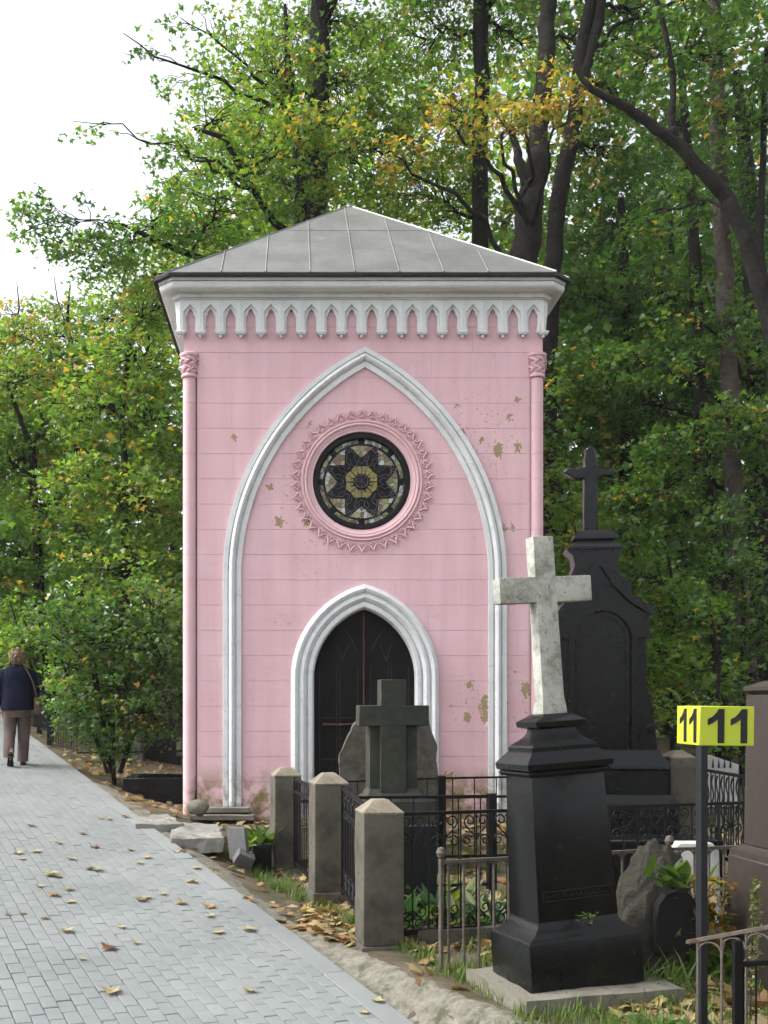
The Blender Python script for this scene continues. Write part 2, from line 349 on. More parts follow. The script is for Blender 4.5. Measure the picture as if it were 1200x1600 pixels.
# ------------------------------------------------------------ ground, path, verge
from mathutils import noise as mnoise
def Xe(Y): return 0.65 - 0.425 * (Y - 5.88)           # right edge of the path
def prof(Y):
    Y = max(Y, 2.0)
    return -0.77 + 0.107 * (Y if Y < 20 else 20 + (Y - 20) * 0.35 if Y < 45 else 28.75)
def zpath(X, Y): return prof(Y) - 0.05 * max(-6, min(0.3, X - Xe(Y)))
def grave(X, Y):
    return 0.30 * sstep(10.0, 12.0, Y) + max(0, min(Y, 26) - 12.5) * 0.05
def G(X, Y):
    d = (X - Xe(Y)) * 0.92
    w = min(1.0, max(0.25, 0.25 + (Y - 7) * 0.2))
    if Y > 14: w += (Y - 14) * 0.5
    zp = zpath(X, Y)
    z = zp - 0.05 if d < 0 else (zp - 0.05) + (grave(X, Y) - zp + 0.05) * sstep(0, w, d)
    if d < -4.2: z += 0.04
    return z + (0.02 * mnoise.noise(Vector((X * 1.7, Y * 1.7, 0))) if d > 0.1 else 0)

def axis(segs):
    out = []
    for a, b, st in segs:
        n = max(1, int(round((b - a) / st))); out += [a + (b - a) * i / n for i in range(n)]
    return out + [segs[-1][1]]
xs = axis([(-120, -30, 15), (-30, -8, 2), (-8, 5, 0.11), (5, 30, 2), (30, 120, 15)])
ys = axis([(-60, 0, 15), (0, 4, 0.5), (4, 17, 0.11), (17, 30, 0.6), (30, 160, 10)])
gv = [(x, y, G(x, y)) for y in ys for x in xs]; nx = len(xs)
gf = [(j * nx + i, j * nx + i + 1, (j + 1) * nx + i + 1, (j + 1) * nx + i) for j in range(len(ys) - 1) for i in range(nx - 1)]
gm = bpy.data.meshes.new('ground'); gm.from_pydata(gv, [], gf); gm.materials.append(M['soil']); gm.shade_smooth()
ground = inst('ground', gm); tag(ground, kind='structure')

tdir = Vector((-0.425, 1.0)).normalized(); ndir = Vector((1.0, 0.425)).normalized()
def onpath(u, v):                                     # u along the path from Y=4.2, v to the left of its right edge
    o = Vector((Xe(4.2), 4.2)) + tdir * u - ndir * v
    return o.x, o.y
bed = MB()
us = [i * 0.5 for i in range(70)]
rows = [[(*onpath(u, v), zpath(*onpath(u, v)) - 0.012) for v in (-0.0, 1.1, 2.2, 3.3, 4.0)] for u in us]
bed.loft(rows, cap=False, closed=False)
path = bed.build('path', M['sand'], smooth=60); tag(path, kind='structure')
PWD, PLN, GAP = 0.085, 0.17, 0.0042
def paver_mesh():
    m = MB(); hx, hy = (PWD - GAP) / 2, (PLN - GAP) / 2; b = 0.0035
    m.loft([[(a * hx, c * hy, -0.03) for a, c in ((-1, -1), (1, -1), (1, 1), (-1, 1))],
            [(a * hx, c * hy, -b) for a, c in ((-1, -1), (1, -1), (1, 1), (-1, 1))],
            [(a * (hx - b), c * (hy - b), 0) for a, c in ((-1, -1), (1, -1), (1, 1), (-1, 1))]])
    return m.mesh('paver', M['paver'], 0)
PM = paver_mesh()
KW = 0.15
cells = []
for ci in range(42):
    v = KW + 0.004 + PWD * (ci + 0.5)
    for ri in range(180):
        u = PLN * (ri + (0.5 if ci % 2 else 0.0)) + 0.02
        if u > 30: continue
        x, y = onpath(u, v); z = zpath(x, y)
        px, py = CX + x * F / y, CY - (z - EYE) * F / y
        vis = -20 < px < 1220 and py < 1615
        cells.append((x, y, z, vis, u, v))
vis = sorted([c for c in cells if c[3]], key=lambda c: c[1])
single = set(id(c) for c in vis[:295])
yaw = math.atan2(-tdir.x, tdir.y)
def pav_rot(x, y):
    e = 0.1
    du = (zpath(x + tdir.x * e, y + tdir.y * e) - zpath(x, y)) / e
    dv = (zpath(x + ndir.x * e, y + ndir.y * e) - zpath(x, y)) / e
    nrm = Vector((-dv, -du, 1)).normalized()          # in the path frame (x across, y along)
    q = Vector((0, 0, 1)).rotation_difference(nrm).to_matrix()
    return Matrix.Rotation(yaw, 3, 'Z') @ q
joined = MB(); shade = []
pv = [Vector(v.co) for v in PM.vertices]; pf = [tuple(p.vertices) for p in PM.polygons]
for c in cells:
    x, y, z, _, u, v = c
    R = pav_rot(x, y) @ Matrix.Rotation(random.gauss(0, 0.006), 3, 'X') @ Matrix.Rotation(random.gauss(0, 0.010), 3, 'Y') @ Matrix.Rotation(random.gauss(0, 0.008), 3, 'Z')
    dz = random.gauss(0, 0.0012); jx = random.gauss(0, 0.001)
    if id(c) in single:
        inst('paver', PM, path, (x + jx, y, z + dz), R.to_euler())
    else:
        joined.add([R @ p + Vector((x + jx, y, z + dz)) for p in pv], pf); shade += [random.random()] * len(pv)
jm = bpy.data.meshes.new('paver_field'); jm.from_pydata(joined.v, [], joined.f); jm.materials.append(M['paver'])
at = jm.attributes.new('shade', 'FLOAT', 'POINT'); at.data.foreach_set('value', shade)
tag(inst('paver_field', jm, path), kind='stuff')
for i in range(26):                                   # long kerb slabs flush with the pavers
    u0, u1 = i * 1.0 - 0.3, i * 1.0 + 0.7
    k = MB(); dz = random.gauss(0, 0.003)
    ring = lambda h: [(*onpath(u, v), zpath(*onpath(u, v)) + h) for u, v in ((u0 + 0.004, 0.0), (u1 - 0.004, 0.0), (u1 - 0.004, KW), (u0 + 0.004, KW))]
    k.loft([ring(-0.05), ring(0.001 + dz)]); bevel(k.build('kerb_slab', M['paver'], path), 0.004)

vg = MB(); rowsv = []
for i in range(300):
    Y = 4.6 + i * 0.029
    wv = 0.25 + 0.10 * mnoise.noise(Vector((Y * 1.3, 3, 0))) + 0.06 * mnoise.noise(Vector((Y * 6, 3, 0))) + (0.20 * sstep(6.6, 5.2, Y)) + 0.1 * sstep(8, 10, Y)
    r = []
    for j in range(14):
        t = j / 13; X = Xe(Y) + 0.003 + wv * t / 0.92
        b = 0.006 * mnoise.noise(Vector((X * 9, Y * 9, 1))) + 0.008 * mnoise.noise(Vector((X * 23, Y * 23, 1)))
        r.append((X, Y, G(X, Y) + (0.010 * (1 - t) ** 0.7 + b * min(1, 6 * t)) * (1 - t ** 4) - 0.012 * t ** 4 + 0.012 * (1 - t)))
    rowsv.append(r)
vg.loft(rowsv, cap=False, closed=False)
tag(vg.build('mortar_verge', M['verge'], smooth=80), kind='structure')

# ------------------------------------------------------------ chapel
CS = 140.5; CYF = 12.1; CBASE = EYE - (1270 - CY) / CS
def lx(px): return (px - 567.5) / CS
def lz(py, o=0.0): return EYE - (py - CY) * (CYF - o) / F - CBASE   # height of a picture row, o metres before the wall
chapel = thing('chapel', 'small pink stucco chapel with white gothic trim, rose window and grey metal roof', 'chapel', ((567.5 - CX) / CS, CYF, CBASE))
def archpts(hw, R, o, cx, zs, zb, N=16, straight=8):  # pointed arch polyline offset outward by o (all metres)
    th = math.acos(max(-1, min(1, -(R - hw) / (R + o))))
    L = [(-(hw + o), zb + (zs - zb) * i / straight) for i in range(straight)]
    for i in range(N + 1):
        a = PI + (th - PI) * i / N
        L.append((R - hw + (R + o) * math.cos(a), zs + (R + o) * math.sin(a)))
    L[-1] = (0.0, L[-1][1])
    Rr = [(-x, z) for x, z in reversed(L[:-1])]
    return [(cx + x, z) for x, z in L + Rr]
DCX, DZS, DHW, DR = lx(570), lz(1060), 80 / CS, 115.6 / CS
door_hole = archpts(DHW, DR, 0, DCX, DZS, -0.2, 14, 3)
RCX, RCZ, RR = lx(565.5), lz(751), 77 / CS
rose_hole = [(RCX + RR * math.cos(2 * PI * k / 64), RCZ + RR * math.sin(2 * PI * k / 64)) for k in range(64)]
WX0, WX1 = lx(287), lx(848)
DEPTH = 4.3
core = MB()
region(core, [(WX0 + 0.01, -0.3), (WX1 - 0.01, -0.3), (WX1 - 0.01, lz(446)), (WX0 + 0.01, lz(446))], [door_hole, rose_hole], 0.10, 0.34)
core.box(((WX0 + 0.13), DEPTH / 2 + 0.2, lz(446) / 2 - 0.15), (0.24, DEPTH - 0.3, lz(446) + 0.3))
core.box(((WX1 - 0.13), DEPTH / 2 + 0.2, lz(446) / 2 - 0.15), (0.24, DEPTH - 0.3, lz(446) + 0.3))
core.box(((WX0 + WX1) / 2, DEPTH, lz(446) / 2 - 0.15), (WX1 - WX0 - 0.02, 0.24, lz(446) + 0.3))
core.build('wall', M['pink'], chapel)
jp = [551.0 + 39.45 * i for i in range(19)]           # course joints in the photograph
tops = [440, 470, 511] + jp
k = 0
for ri in range(len(tops)):
    z1 = lz(tops[ri]); z0 = lz(tops[ri + 1]) if ri + 1 < len(tops) else -0.3
    wide = tops[ri] < 550
    a, b = (lx(287), lx(848)) if wide else (lx(311), lx(826))
    nb = 5; off = (ri % 2) * 0.5
    cuts = [a] + [c for c in (a + (b - a) * (i + off) / nb + random.uniform(-.03, .03) for i in range(nb + 1)) if a + 0.15 < c < b - 0.15] + [b]
    for c0, c1 in zip(cuts[:-1], cuts[1:]):
        m = MB(); g = 0.0017; gx = 0.0006
        region(m, [(c0 + gx, z0 + g), (c1 - gx, z0 + g), (c1 - gx, z1 - g), (c0 + gx, z1 - g)], [door_hole, rose_hole], random.uniform(-0.0008, 0.0008), 0.101)
        if m.f: m.build('stucco_block', M['pink'], chapel, smooth=0)
bk = MB(); region(bk, [(lx(308), -0.3), (lx(829), -0.3), (lx(829), lz(549)), (lx(308), lz(549))], [door_hole, rose_hole], 0.008, 0.098)
region(bk, [(lx(289), lz(551)), (lx(846), lz(551)), (lx(846), lz(440)), (lx(289), lz(440))], [], 0.008, 0.098)
bk.build('joint_bed', M['pink'], chapel, smooth=0)
for pxc in (295.8, 839.5):                            # corner columns
    c = (lx(pxc), 0.05, 0)
    r = 10.6 / CS
    cl = bpy.data.objects.new('corner_column', None); col.objects.link(cl); cl.parent = chapel; cl.location = c
    zz = [-0.3] + [lz(p) for p in reversed(jp)] + [lz(585)]
    zz = [-0.3] + sorted([lz(p) for p in jp if p > 590]) + [lz(589)]
    for z0, z1 in zip(zz[:-1], zz[1:]):
        MB().lathe([(r, z0 + .0015), (r, z1 - .0015)], 20).build('shaft_drum', M['pink'], cl)
    MB().lathe([(r * 0.9, z) for z in (-0.3, lz(589))], 16).build('shaft_core', M['pink'], cl)
    h = lambda p: lz(p)
    MB().lathe([(r, h(590)), (r * 1.25, h(589)), (r * 1.3, h(587)), (r * 1.2, h(584.5)), (r * 1.05, h(583)), (r * 1.12, h(576)), (r * 1.22, h(564)), (r * 1.3, h(558)), (r * 1.5, h(556)), (r * 1.52, h(552.5)), (r * 1.3, h(551))], 24).build('capital', M['pink'], cl)
    lf = MB()                                         # carved leaf scrolls of the capital
    for kk in range(7):
        for row in (0, 1):
            a0 = 2 * PI * (kk + 0.5 * row) / 7; zb = h(582) + row * 0.085
            pts = []
            for t in range(7):
                tt = t / 6; an = a0 + 0.42 * math.sin(tt * PI * 1.4); pts.append(((r * 1.14 + 0.012 * tt + row * 0.01) * math.cos(an), (r * 1.14 + 0.012 * tt + row * 0.01) * math.sin(an), zb + 0.085 * tt))
            lf.tube(pts, [0.012, 0.016, 0.015, 0.013, 0.013, 0.015, 0.006], 5)
            lf.tube([(p[0] * math.cos(-0.5) - p[1] * math.sin(-0.5), p[0] * math.sin(-0.5) + p[1] * math.cos(-0.5), 2 * zb + .09 - p[2]) for p in pts], [0.008, 0.012, 0.011, 0.01, 0.01, 0.01, 0.006], 5)
    lf.build('carved_leaves', M['pink_plain'], cl)

def segmented(prof, hw, R, cx, zs, zb, name, m, nseg, N=20, straight=10):
    lines = [archpts(hw, R, o / CS, cx, zs, zb, N, straight) for o, y in prof]
    n = len(lines[0]); per = n // nseg
    marks = [int(round(i * (n - 1) / nseg)) for i in range(nseg + 1)]
    apex = n // 2
    for a, b in zip(marks[:-1], marks[1:]):
        rings = []
        for i in range(a, b + 1):
            e = 0.002 if i == a else (-0.002 if i == b else 0)
            ring = []
            for li, (o, y) in zip(lines, prof):
                p = Vector(li[i])
                if e:
                    q = Vector(li[i + 1 if e > 0 else i - 1]); d = q - p
                    if d.length > 1e-6: p = p + d.normalized() * abs(e) * 0.5
                ring.append((p.x, -y, p.y))
            rings.append(ring)
        mb = MB(); mb.loft(rings); mb.build(name, m, chapel, smooth=38)
big = [(0, -0.01), (0, .028), (7, .030), (8, .012), (9.5, .012), (10, .035), (12, .058), (14.5, .066), (17, .060), (19, .040), (19.5, .018), (21, .018), (21, .036), (28, .036), (29, -0.01)]
segmented(big, lx(763) - lx(570), (400 - 29) / CS, lx(570), lz(900), -0.28, 'arch_moulding', M['white'], 26, 20, 10)
dp = [(-1, -0.10), (0, .0), (2, .022), (6, .028), (9, .018), (10, .0), (12, .030), (16, .052), (20, .048), (22, .026), (23.5, .026), (25, .052), (29, .066), (33, .050), (35, .030), (36, -0.01)]
segmented(dp, DHW, DR, DCX, DZS, -0.28, 'door_moulding', M['white'], 16, 14, 7)
MB().prism(archpts(DHW + 0.004, DR, 0, DCX, DZS, -0.28, 14, 3), 0.2, 0.24).build('door_backing', M['door'], chapel)
for sgn in (-1, 1):                                   # the two door leaves
    poly = [(x, z) for x, z in archpts(DHW - .004, DR, 0, 0, DZS, -0.2, 14, 3) if x * sgn >= -1e-6]
    poly = [(x if abs(x) > .006 else sgn * 0.006, z) for x, z in poly]
    if sgn < 0: poly = poly + [(-0.006, -0.2)]
    else: poly = [(0.006, -0.2)] + poly
    leaf = MB().prism([(DCX + x, z) for x, z in poly], 0.13, 0.17).build('door_leaf', M['door'], chapel)
    tr = MB()
    X = lambda p: DCX + sgn * abs((p - 570) / CS)
    for pts in ([(525, 1005), (531, 1018), (535, 1032)], [(535, 1032), (540, 1018), (545, 1005)],
                [(540, 984), (550, 998), (556, 1012), (559, 1018)]):
        tr.tube([(X(p), 0.128, lz(q)) for p, q in pts], 0.006, 5)
    for p0, p1, q in ((502, 525, 1122), (534, 557, 1122), (502, 525, 1188), (534, 557, 1188), (502, 557, 1215)):
        tr.box(((X(p0) + X(p1)) / 2, 0.128, lz(q)), (abs(X(p1) - X(p0)), 0.02, 0.014))
    for p in (500, 527, 532, 560): tr.box((X(p), 0.129, lz(1128)), (0.009, 0.006, 1.25))
    tr.build('panel_moulding', M['door_line'], leaf)
MB().box((DCX - .005, 0.122, lz(1030)), (0.014, 0.018, 1.1)).build('meeting_strip', M['latch'], chapel)
lt = MB(); lt.tube([(lx(504), 0.10, lz(1132)), (lx(530), 0.095, lz(1132.5)), (lx(568), 0.10, lz(1131))], [0.016, 0.010, 0.010], 8)
lt.lathe([(0.001, -0.02), (0.02, -0.012), (0.02, 0.012), (0.001, 0.02)], 10, (lx(508), 0.09, lz(1132))); lt.lathe([(0.001, -0.016), (0.016, -0.01), (0.016, 0.01), (0.001, 0.016)], 10, (lx(533), 0.092, lz(1132)))
lt.build('latch_bar', M['latch'], chapel)

# rose window
rose = bpy.data.objects.new('rose_window', None); col.objects.link(rose); rose.parent = chapel; rose.location = (RCX, 0, RCZ)
def ringmesh(prof, n=72):                             # (radius px, proud m)
    return MB().loft([[(r / CS * math.cos(2 * PI * k / n), -y, r / CS * math.sin(2 * PI * k / n)) for k in range(n)] for r, y in prof], cap=False)
ringmesh([(77, -0.11), (76.5, -.03), (77.5, -.012), (80, .004), (84, .012), (85, .006), (86, .022), (88, .028), (89.5, .022), (90, .010), (91, .010), (91.5, .024), (93.5, .026), (94.5, .012), (95, -.002)]).build('window_moulding', M['pink_plain'], rose)
ringmesh([(76.8, -0.09), (76.5, -.035), (74, -.028), (68, -.035), (66.5, -.05), (66.5, -.09)]).build('iron_ring', M['iron'], rose)
om = MB()                                             # one carved leaf ornament, pointing outward (+Z), 0 = ring side
sp = lambda s: [(s * (0.024 + 0.017 * (1 - t / 9) * math.cos(0.5 + t * 0.62)), -0.012, 0.026 + 0.017 * (1 - t / 9) * math.sin(0.5 + t * 0.62)) for t in range(9)]
om.tube(sp(1), 0.0065, 5); om.tube(sp(-1), 0.0065, 5)
om.tube([(-0.052, -.008, 0.045), (-0.030, -.014, 0.062), (-0.012, -.018, 0.088), (0, -.02, 0.118), (0.012, -.018, 0.088), (0.030, -.014, 0.062), (0.052, -.008, 0.045)], 0.0085, 5)
om.prism([(-0.048, 0.0), (0.048, 0.0), (0.045, 0.048), (0.014, 0.07), (0, 0.112), (-0.014, 0.07), (-0.045, 0.048)], 0.001, 0.02)
om.tube([(-0.04, -.006, 0.062), (-0.048, -.012, 0.085), (-0.036, -.012, 0.10), (-0.028, -.01, 0.085)], 0.005, 4); om.tube([(0.04, -.006, 0.062), (0.048, -.012, 0.085), (0.036, -.012, 0.10), (0.028, -.01, 0.085)], 0.005, 4)
om.tube([(0, -.012, 0.03), (0, -.016, 0.06)], [0.012, 0.004], 5)
omm = om.mesh('leaf_ornament', M['pink_plain'], 50)
for kk in range(38):
    a = 2 * PI * kk / 38
    inst('leaf_ornament', omm, rose, (94.5 / CS * math.sin(a), 0, 94.5 / CS * math.cos(a)), (0, a, 0), (0.98, 1.15, random.uniform(1.0, 1.12)))
def glassmat(name, cols, sc):
    N = NT(name); v = N.n('ShaderNodeTexVoronoi', feature='F1'); v.inputs['Scale'].default_value = sc; N.l(N.tc.outputs['Object'], v.inputs['Vector'])
    sp_ = N.n('ShaderNodeSeparateColor'); N.l(v.outputs['Color'], sp_.inputs[0])
    r = N.n('ShaderNodeValToRGB'); r.color_ramp.interpolation = 'CONSTANT'
    while len(r.color_ramp.elements) < len(cols): r.color_ramp.elements.new(0.5)
    for i, c in enumerate(cols): r.color_ramp.elements[i].position = i / len(cols); r.color_ramp.elements[i].color = (*c, 1)
    N.l(sp_.outputs[0], r.inputs[0])
    e = N.n('ShaderNodeTexVoronoi', feature='DISTANCE_TO_EDGE'); e.inputs['Scale'].default_value = sc; N.l(N.tc.outputs['Object'], e.inputs['Vector'])
    N.col(N.mix(N.ramp(e.outputs[0], [(0.02, 1.0), (0.05, 0.0)]), r.outputs[0], (0.05, 0.045, 0.03))); N.set(0.25, 0.5); return N.m
M['glass'] = glassmat('mosaic_glass', [(.30, .31, .17), (.17, .085, .05), (.40, .43, .37), (.22, .24, .09), (.33, .27, .17), (.14, .12, .07), (.45, .50, .47), (.24, .20, .11)], 17)
M['glass_yellow'] = glassmat('yellow_glass', [(.28, .22, .03), (.22, .19, .05), (.34, .27, .05)], 26)
pc = lambda r, a: (r / CS * math.sin(a), r / CS * math.cos(a))
MB().prism([pc(70, 2 * PI * k / 64) for k in range(64)], 0.085, 0.10).build('window_leading', M['iron'], rose)
for kk in range(8):
    a = 2 * PI * kk / 8
    arc = [pc(57, a + (-0.32 + 0.64 * j / 8)) for j in range(9)]
    MB().prism([pc(38, a)] + arc, 0.072, 0.084).build('glass_pane', M['glass'], rose)
    MB().prism([pc(60.5, a + 0.08 + (0.62 * j / 6)) for j in range(7)] + [pc(66.5, a + 0.08 + 0.62 * (6 - j) / 6) for j in range(7)], 0.074, 0.084).build('rim_pane', M['glass'], rose)
    MB().prism([pc(12, a + .04), pc(24, a + .02), pc(27, a + .3927), pc(24, a + .765), pc(12, a + .745), pc(14, a + .3927)], 0.07, 0.083).build('yellow_pane', M['glass_yellow'], rose)
st = MB()
for kk in range(16):
    a = 2 * PI * kk / 16; st.prism([pc(8, a - .2), pc(19, a), pc(8, a + .2)], 0.06, 0.069)
st.prism([pc(11, 2 * PI * k / 24) for k in range(24)], 0.055, 0.068); st.build('star', M['iron'], rose)
gr = MB()
cir = lambda r, y, n=40: [(r / CS * math.sin(2 * PI * k / n), y, r / CS * math.cos(2 * PI * k / n)) for k in range(n + 1)]
gr.tube(cir(9.5, .045), 0.0045, 5)
for kk in range(8):
    a = 2 * PI * kk / 8
    P3 = lambda r, b: (r / CS * math.sin(b), 0.045, r / CS * math.cos(b))
    gr.tube([P3(1, a), P3(24, a)], 0.003, 4)
    for s in (-1, 1):
        gr.tube([P3(28, a), P3(33, a + s * .16), P3(38, a + s * .10), P3(46, a + s * .24), P3(52, a + s * .39)], 0.004, 4)
        gr.tube([P3(25, a + s * .39), P3(30, a + s * .24), P3(38, a + s * .30), P3(44, a + s * .22)], 0.0035, 4)
        gr.tube([P3(52, a + s * .39), P3(58, a + s * .33), P3(63, a + s * .22), P3(69, a + s * .04), P3(71, a)], 0.0045, 4)
    gr.tube([(P3(54, a + .3927)[0] + 5 / CS * math.sin(t), 0.042, P3(54, a + .3927)[2] + 5 / CS * math.cos(t)) for t in [2 * PI * q / 10 for q in range(11)]], 0.004, 4)
gr.build('grille', M['grille'], rose)

# frieze of small pointed arches with pendants
PITCH = 31.4 / CS
def fr_unit(w, apex, zbot, ztop, y0, y1):
    m = MB(); h = w / 2
    ar = [(-h, zbot), (-h, apex - 0.115), (-h * .92, apex - .085), (-h * .62, apex - .06), (-h * .5, apex - .03), (0, apex), (h * .5, apex - .03), (h * .62, apex - .06), (h * .92, apex - .085), (h, apex - .115), (h, zbot)]
    region(m, [(-PITCH / 2, ztop), (-PITCH / 2, zbot)] + ar + [(PITCH / 2, zbot), (PITCH / 2, ztop)], [], y0, y1)
    return m
zt, zb_ = lz(467, .07), lz(519, .07)
fu = fr_unit(15 / CS, lz(482, .05), zb_, zt, -0.045, -0.002)
hw_ = 21.5 / CS / 2; ap = lz(475, .07)
fu2 = MB(); region(fu2, [(-PITCH / 2 + .0005, zt), (-PITCH / 2 + .0005, zb_), (-hw_, zb_), (-hw_, ap - .085), (0, ap), (hw_, ap - .085), (hw_, zb_), (PITCH / 2 - .0005, zb_), (PITCH / 2 - .0005, zt)], [], -0.072, -0.0445)
fu.v += []; fu.add(fu2.v, fu2.f); fum = fu.mesh('frieze_arch', M['white'], 0)
pdm = MB()
pw = (31.4 - 17) / CS
pdm.stack([(0.026, pw / 2, .036), (0.021, pw / 2 + .006, .040), (0.010, pw / 2 + .006, .040), (-0.002, pw / 2 - .004, .032), (-0.012, pw / 2 - .008, .026), (-0.014, pw * .22, .018)])
pdm.lathe([(.004, -.046), (.014, -.042), (.020, -.032), (.018, -.020), (.011, -.013)], 12)
pdmm = pdm.mesh('pendant', M['white_plain'], 40)
for kk in range(18):
    inst('frieze_arch', fum, chapel, (lx(298 + 31.4 * kk), 0, 0))
for kk in range(19):
    inst('pendant', pdmm, chapel, (lx(298 + 31.4 * (kk - .5)), -0.036, lz(521, .05)))
# cornice: profile swept round a plan with cut corners
FX0, FX1 = lx(273), lx(857); YB = DEPTH + 0.2
def plan(o, c=0.085):
    x0, x1, y0, y1 = FX0 - o, FX1 + o, -0.072 - o, YB + o; c = c + o * 0.45
    return [(x0 + c, y0), (x1 - c, y0), (x1, y0 + c), (x1, y1 - c), (x1 - c, y1), (x0 + c, y1), (x0, y1 - c), (x0, y0 + c)]
cp = [(468, .012), (466.5, .022), (465, .010), (464, .030), (458, .032), (457, .046), (455.5, .048), (455, .060), (454, .092), (452.5, .118), (450, .142), (447, .156), (443, .164), (440, .162), (438.2, .152), (437.6, .140), (437.4, .170), (431, .174), (429.5, .174)]
MB().loft([[(x, y, lz(p, .07 + o)) for x, y in plan(o - .002)] for p, o in [(469, -.02)] + cp] + [[(x, y, lz(429.5, .242)) for x, y in plan(0)]]).build('cornice', M['white'], chapel)
for sx in (-1, 1):                                    # plain frieze on the sides and the cut corners
    m = MB(); pl = plan(0)
    q = [pl[7], pl[0]] if sx < 0 else [pl[1], pl[2]]
    inner = [(q[0][0] + .03, q[0][1] + .08), (q[1][0] + .03, q[1][1] + .03)] if sx < 0 else [(q[0][0] - .03, q[0][1] + .03), (q[1][0] - .03, q[1][1] + .08)]
    bt = lz(519, .07)
    shr = 0.03
    def ringz(z, k): return [(q[0][0] - sx * k, q[0][1], z), (q[1][0] - sx * k, q[1][1], z), (inner[1][0] - sx * k, inner[1][1], z), (inner[0][0] - sx * k, inner[0][1], z)]
    m.loft([ringz(bt, shr), ringz(lz(467.5, .07), 0)]); m.build('frieze_corner', M['white'], chapel)
    s2 = MB(); xx = pl[7][0] if sx < 0 else pl[2][0]
    s2.box((xx - sx * .09, YB / 2 + .05, (lz(519) + lz(468)) / 2), (0.075, YB - 0.1, lz(468) - lz(519))); s2.build('frieze_side', M['white'], chapel)
    s3 = MB(); s3.box((xx - sx * 0.115, YB / 2 + .05, lz(548)), (0.02, YB - .2, .1)); s3.build('frieze_band', M['white'], chapel)
# roof
EO = 0.222; ez = lz(430.0, .294) + .012
ev = plan(EO - 0.002)
YC = (ev[0][1] + ev[4][1]) / 2; AX = (FX0 + FX1) / 2 - 0.02
apx_world_y = CYF + YC; AZ = EYE - (322 - CY) * apx_world_y / F - CBASE
MB().loft([[(x, y, ez - .012) for x, y in plan(EO)], [(x, y, ez + .012) for x, y in plan(EO + .004)], [(x, y, ez + .022) for x, y in plan(EO - .01)]]).build('eave_edge', M['roof_edge'], chapel)
apex = Vector((AX, YC, AZ)); base_z = ez + .024
rp = [Vector((x, y, base_z)) for x, y in plan(EO - .006)]
roof = bpy.data.objects.new('roof', None); col.objects.link(roof); roof.parent = chapel
def facet(A, B, cuts):
    e = (B - A); L = e.length; e.normalize(); nrm = e.cross(apex - A).normalized()
    if nrm.z < 0: nrm = -nrm
    tA = (apex - A).dot(e)                            # along-eave position of the apex
    up = (apex - A - e * tA); H = up.length; up.normalize()
    hmax = lambda t: H * (t / tA if t <= tA else (L - t) / (L - tA))
    ts = [0] + cuts + [L]
    for t0, t1 in zip(ts[:-1], ts[1:]):
        pts = [(t0, 0), (t1, 0), (t1, hmax(t1))] + ([(tA, H)] if t0 < tA < t1 else []) + [(t0, hmax(t0))]
        pts = [p for i, p in enumerate(pts) if i == 0 or (abs(p[0] - pts[i - 1][0]) + abs(p[1] - pts[i - 1][1])) > 1e-4]
        dz = random.uniform(0, .003)
        ring = lambda o: [A + e * t + up * h_ + nrm * o for t, h_ in pts]
        MB().loft([ring(-.01), ring(dz)]).build('roof_sheet', M['roof'], roof, smooth=0)
    for t in cuts:
        a = A + e * t + nrm * .006; b = A + e * t + up * max(.02, hmax(t) - .02) + nrm * .006
        MB().tube([a, b], 0.0085, 4).build('standing_seam', M['roof'], roof)
    if L > 1:
        hh = H * 0.58; t0 = tA * .58; t1 = L - (L - tA) * .58
        MB().tube([A + e * (t0 + .05) + up * hh + nrm * .003, A + e * (t1 - .05) + up * hh + nrm * .003], 0.0045, 4).build('cross_seam', M['roof'], roof)
fw = (rp[1] - rp[0]).length
facet(rp[0], rp[1], [(353 + 69.7 * i - 271) / 144 for i in range(7)])
for i in range(1, 8):
    a, b = rp[i], rp[(i + 1) % 8]; L = (b - a).length
    facet(a, b, [L * j / 7 for j in range(1, 7)] if L > 1 else [])
for i in (0, 1, 2, 7, 6, 3, 4, 5):
    d = (apex - rp[i]); MB().tube([rp[i] + d * .005 + Vector((0, 0, .006)), apex + Vector((0, 0, .004))], 0.011, 5).build('hip_roll', M['roof'], roof)
MB().lathe([(.06, -.035), (.05, .0), (.02, .012), (.004, .016)], 10, apex).build('roof_cap', M['roof'], roof)
# steps of thin mossy stone at the chapel's foot
m = MB(); m.box((lx(347), -0.17, lz(1262)), (0.62, 0.24, 0.045)); o = m.build('plinth_stone', M['slab'], chapel); roughen(o, .012, 3, 1)
m = MB(); m.box((lx(350), -0.24, lz(1272)), (0.68, 0.30, 0.05)); o = m.build('plinth_stone', M['slab'], chapel); roughen(o, .012, 3, 2)

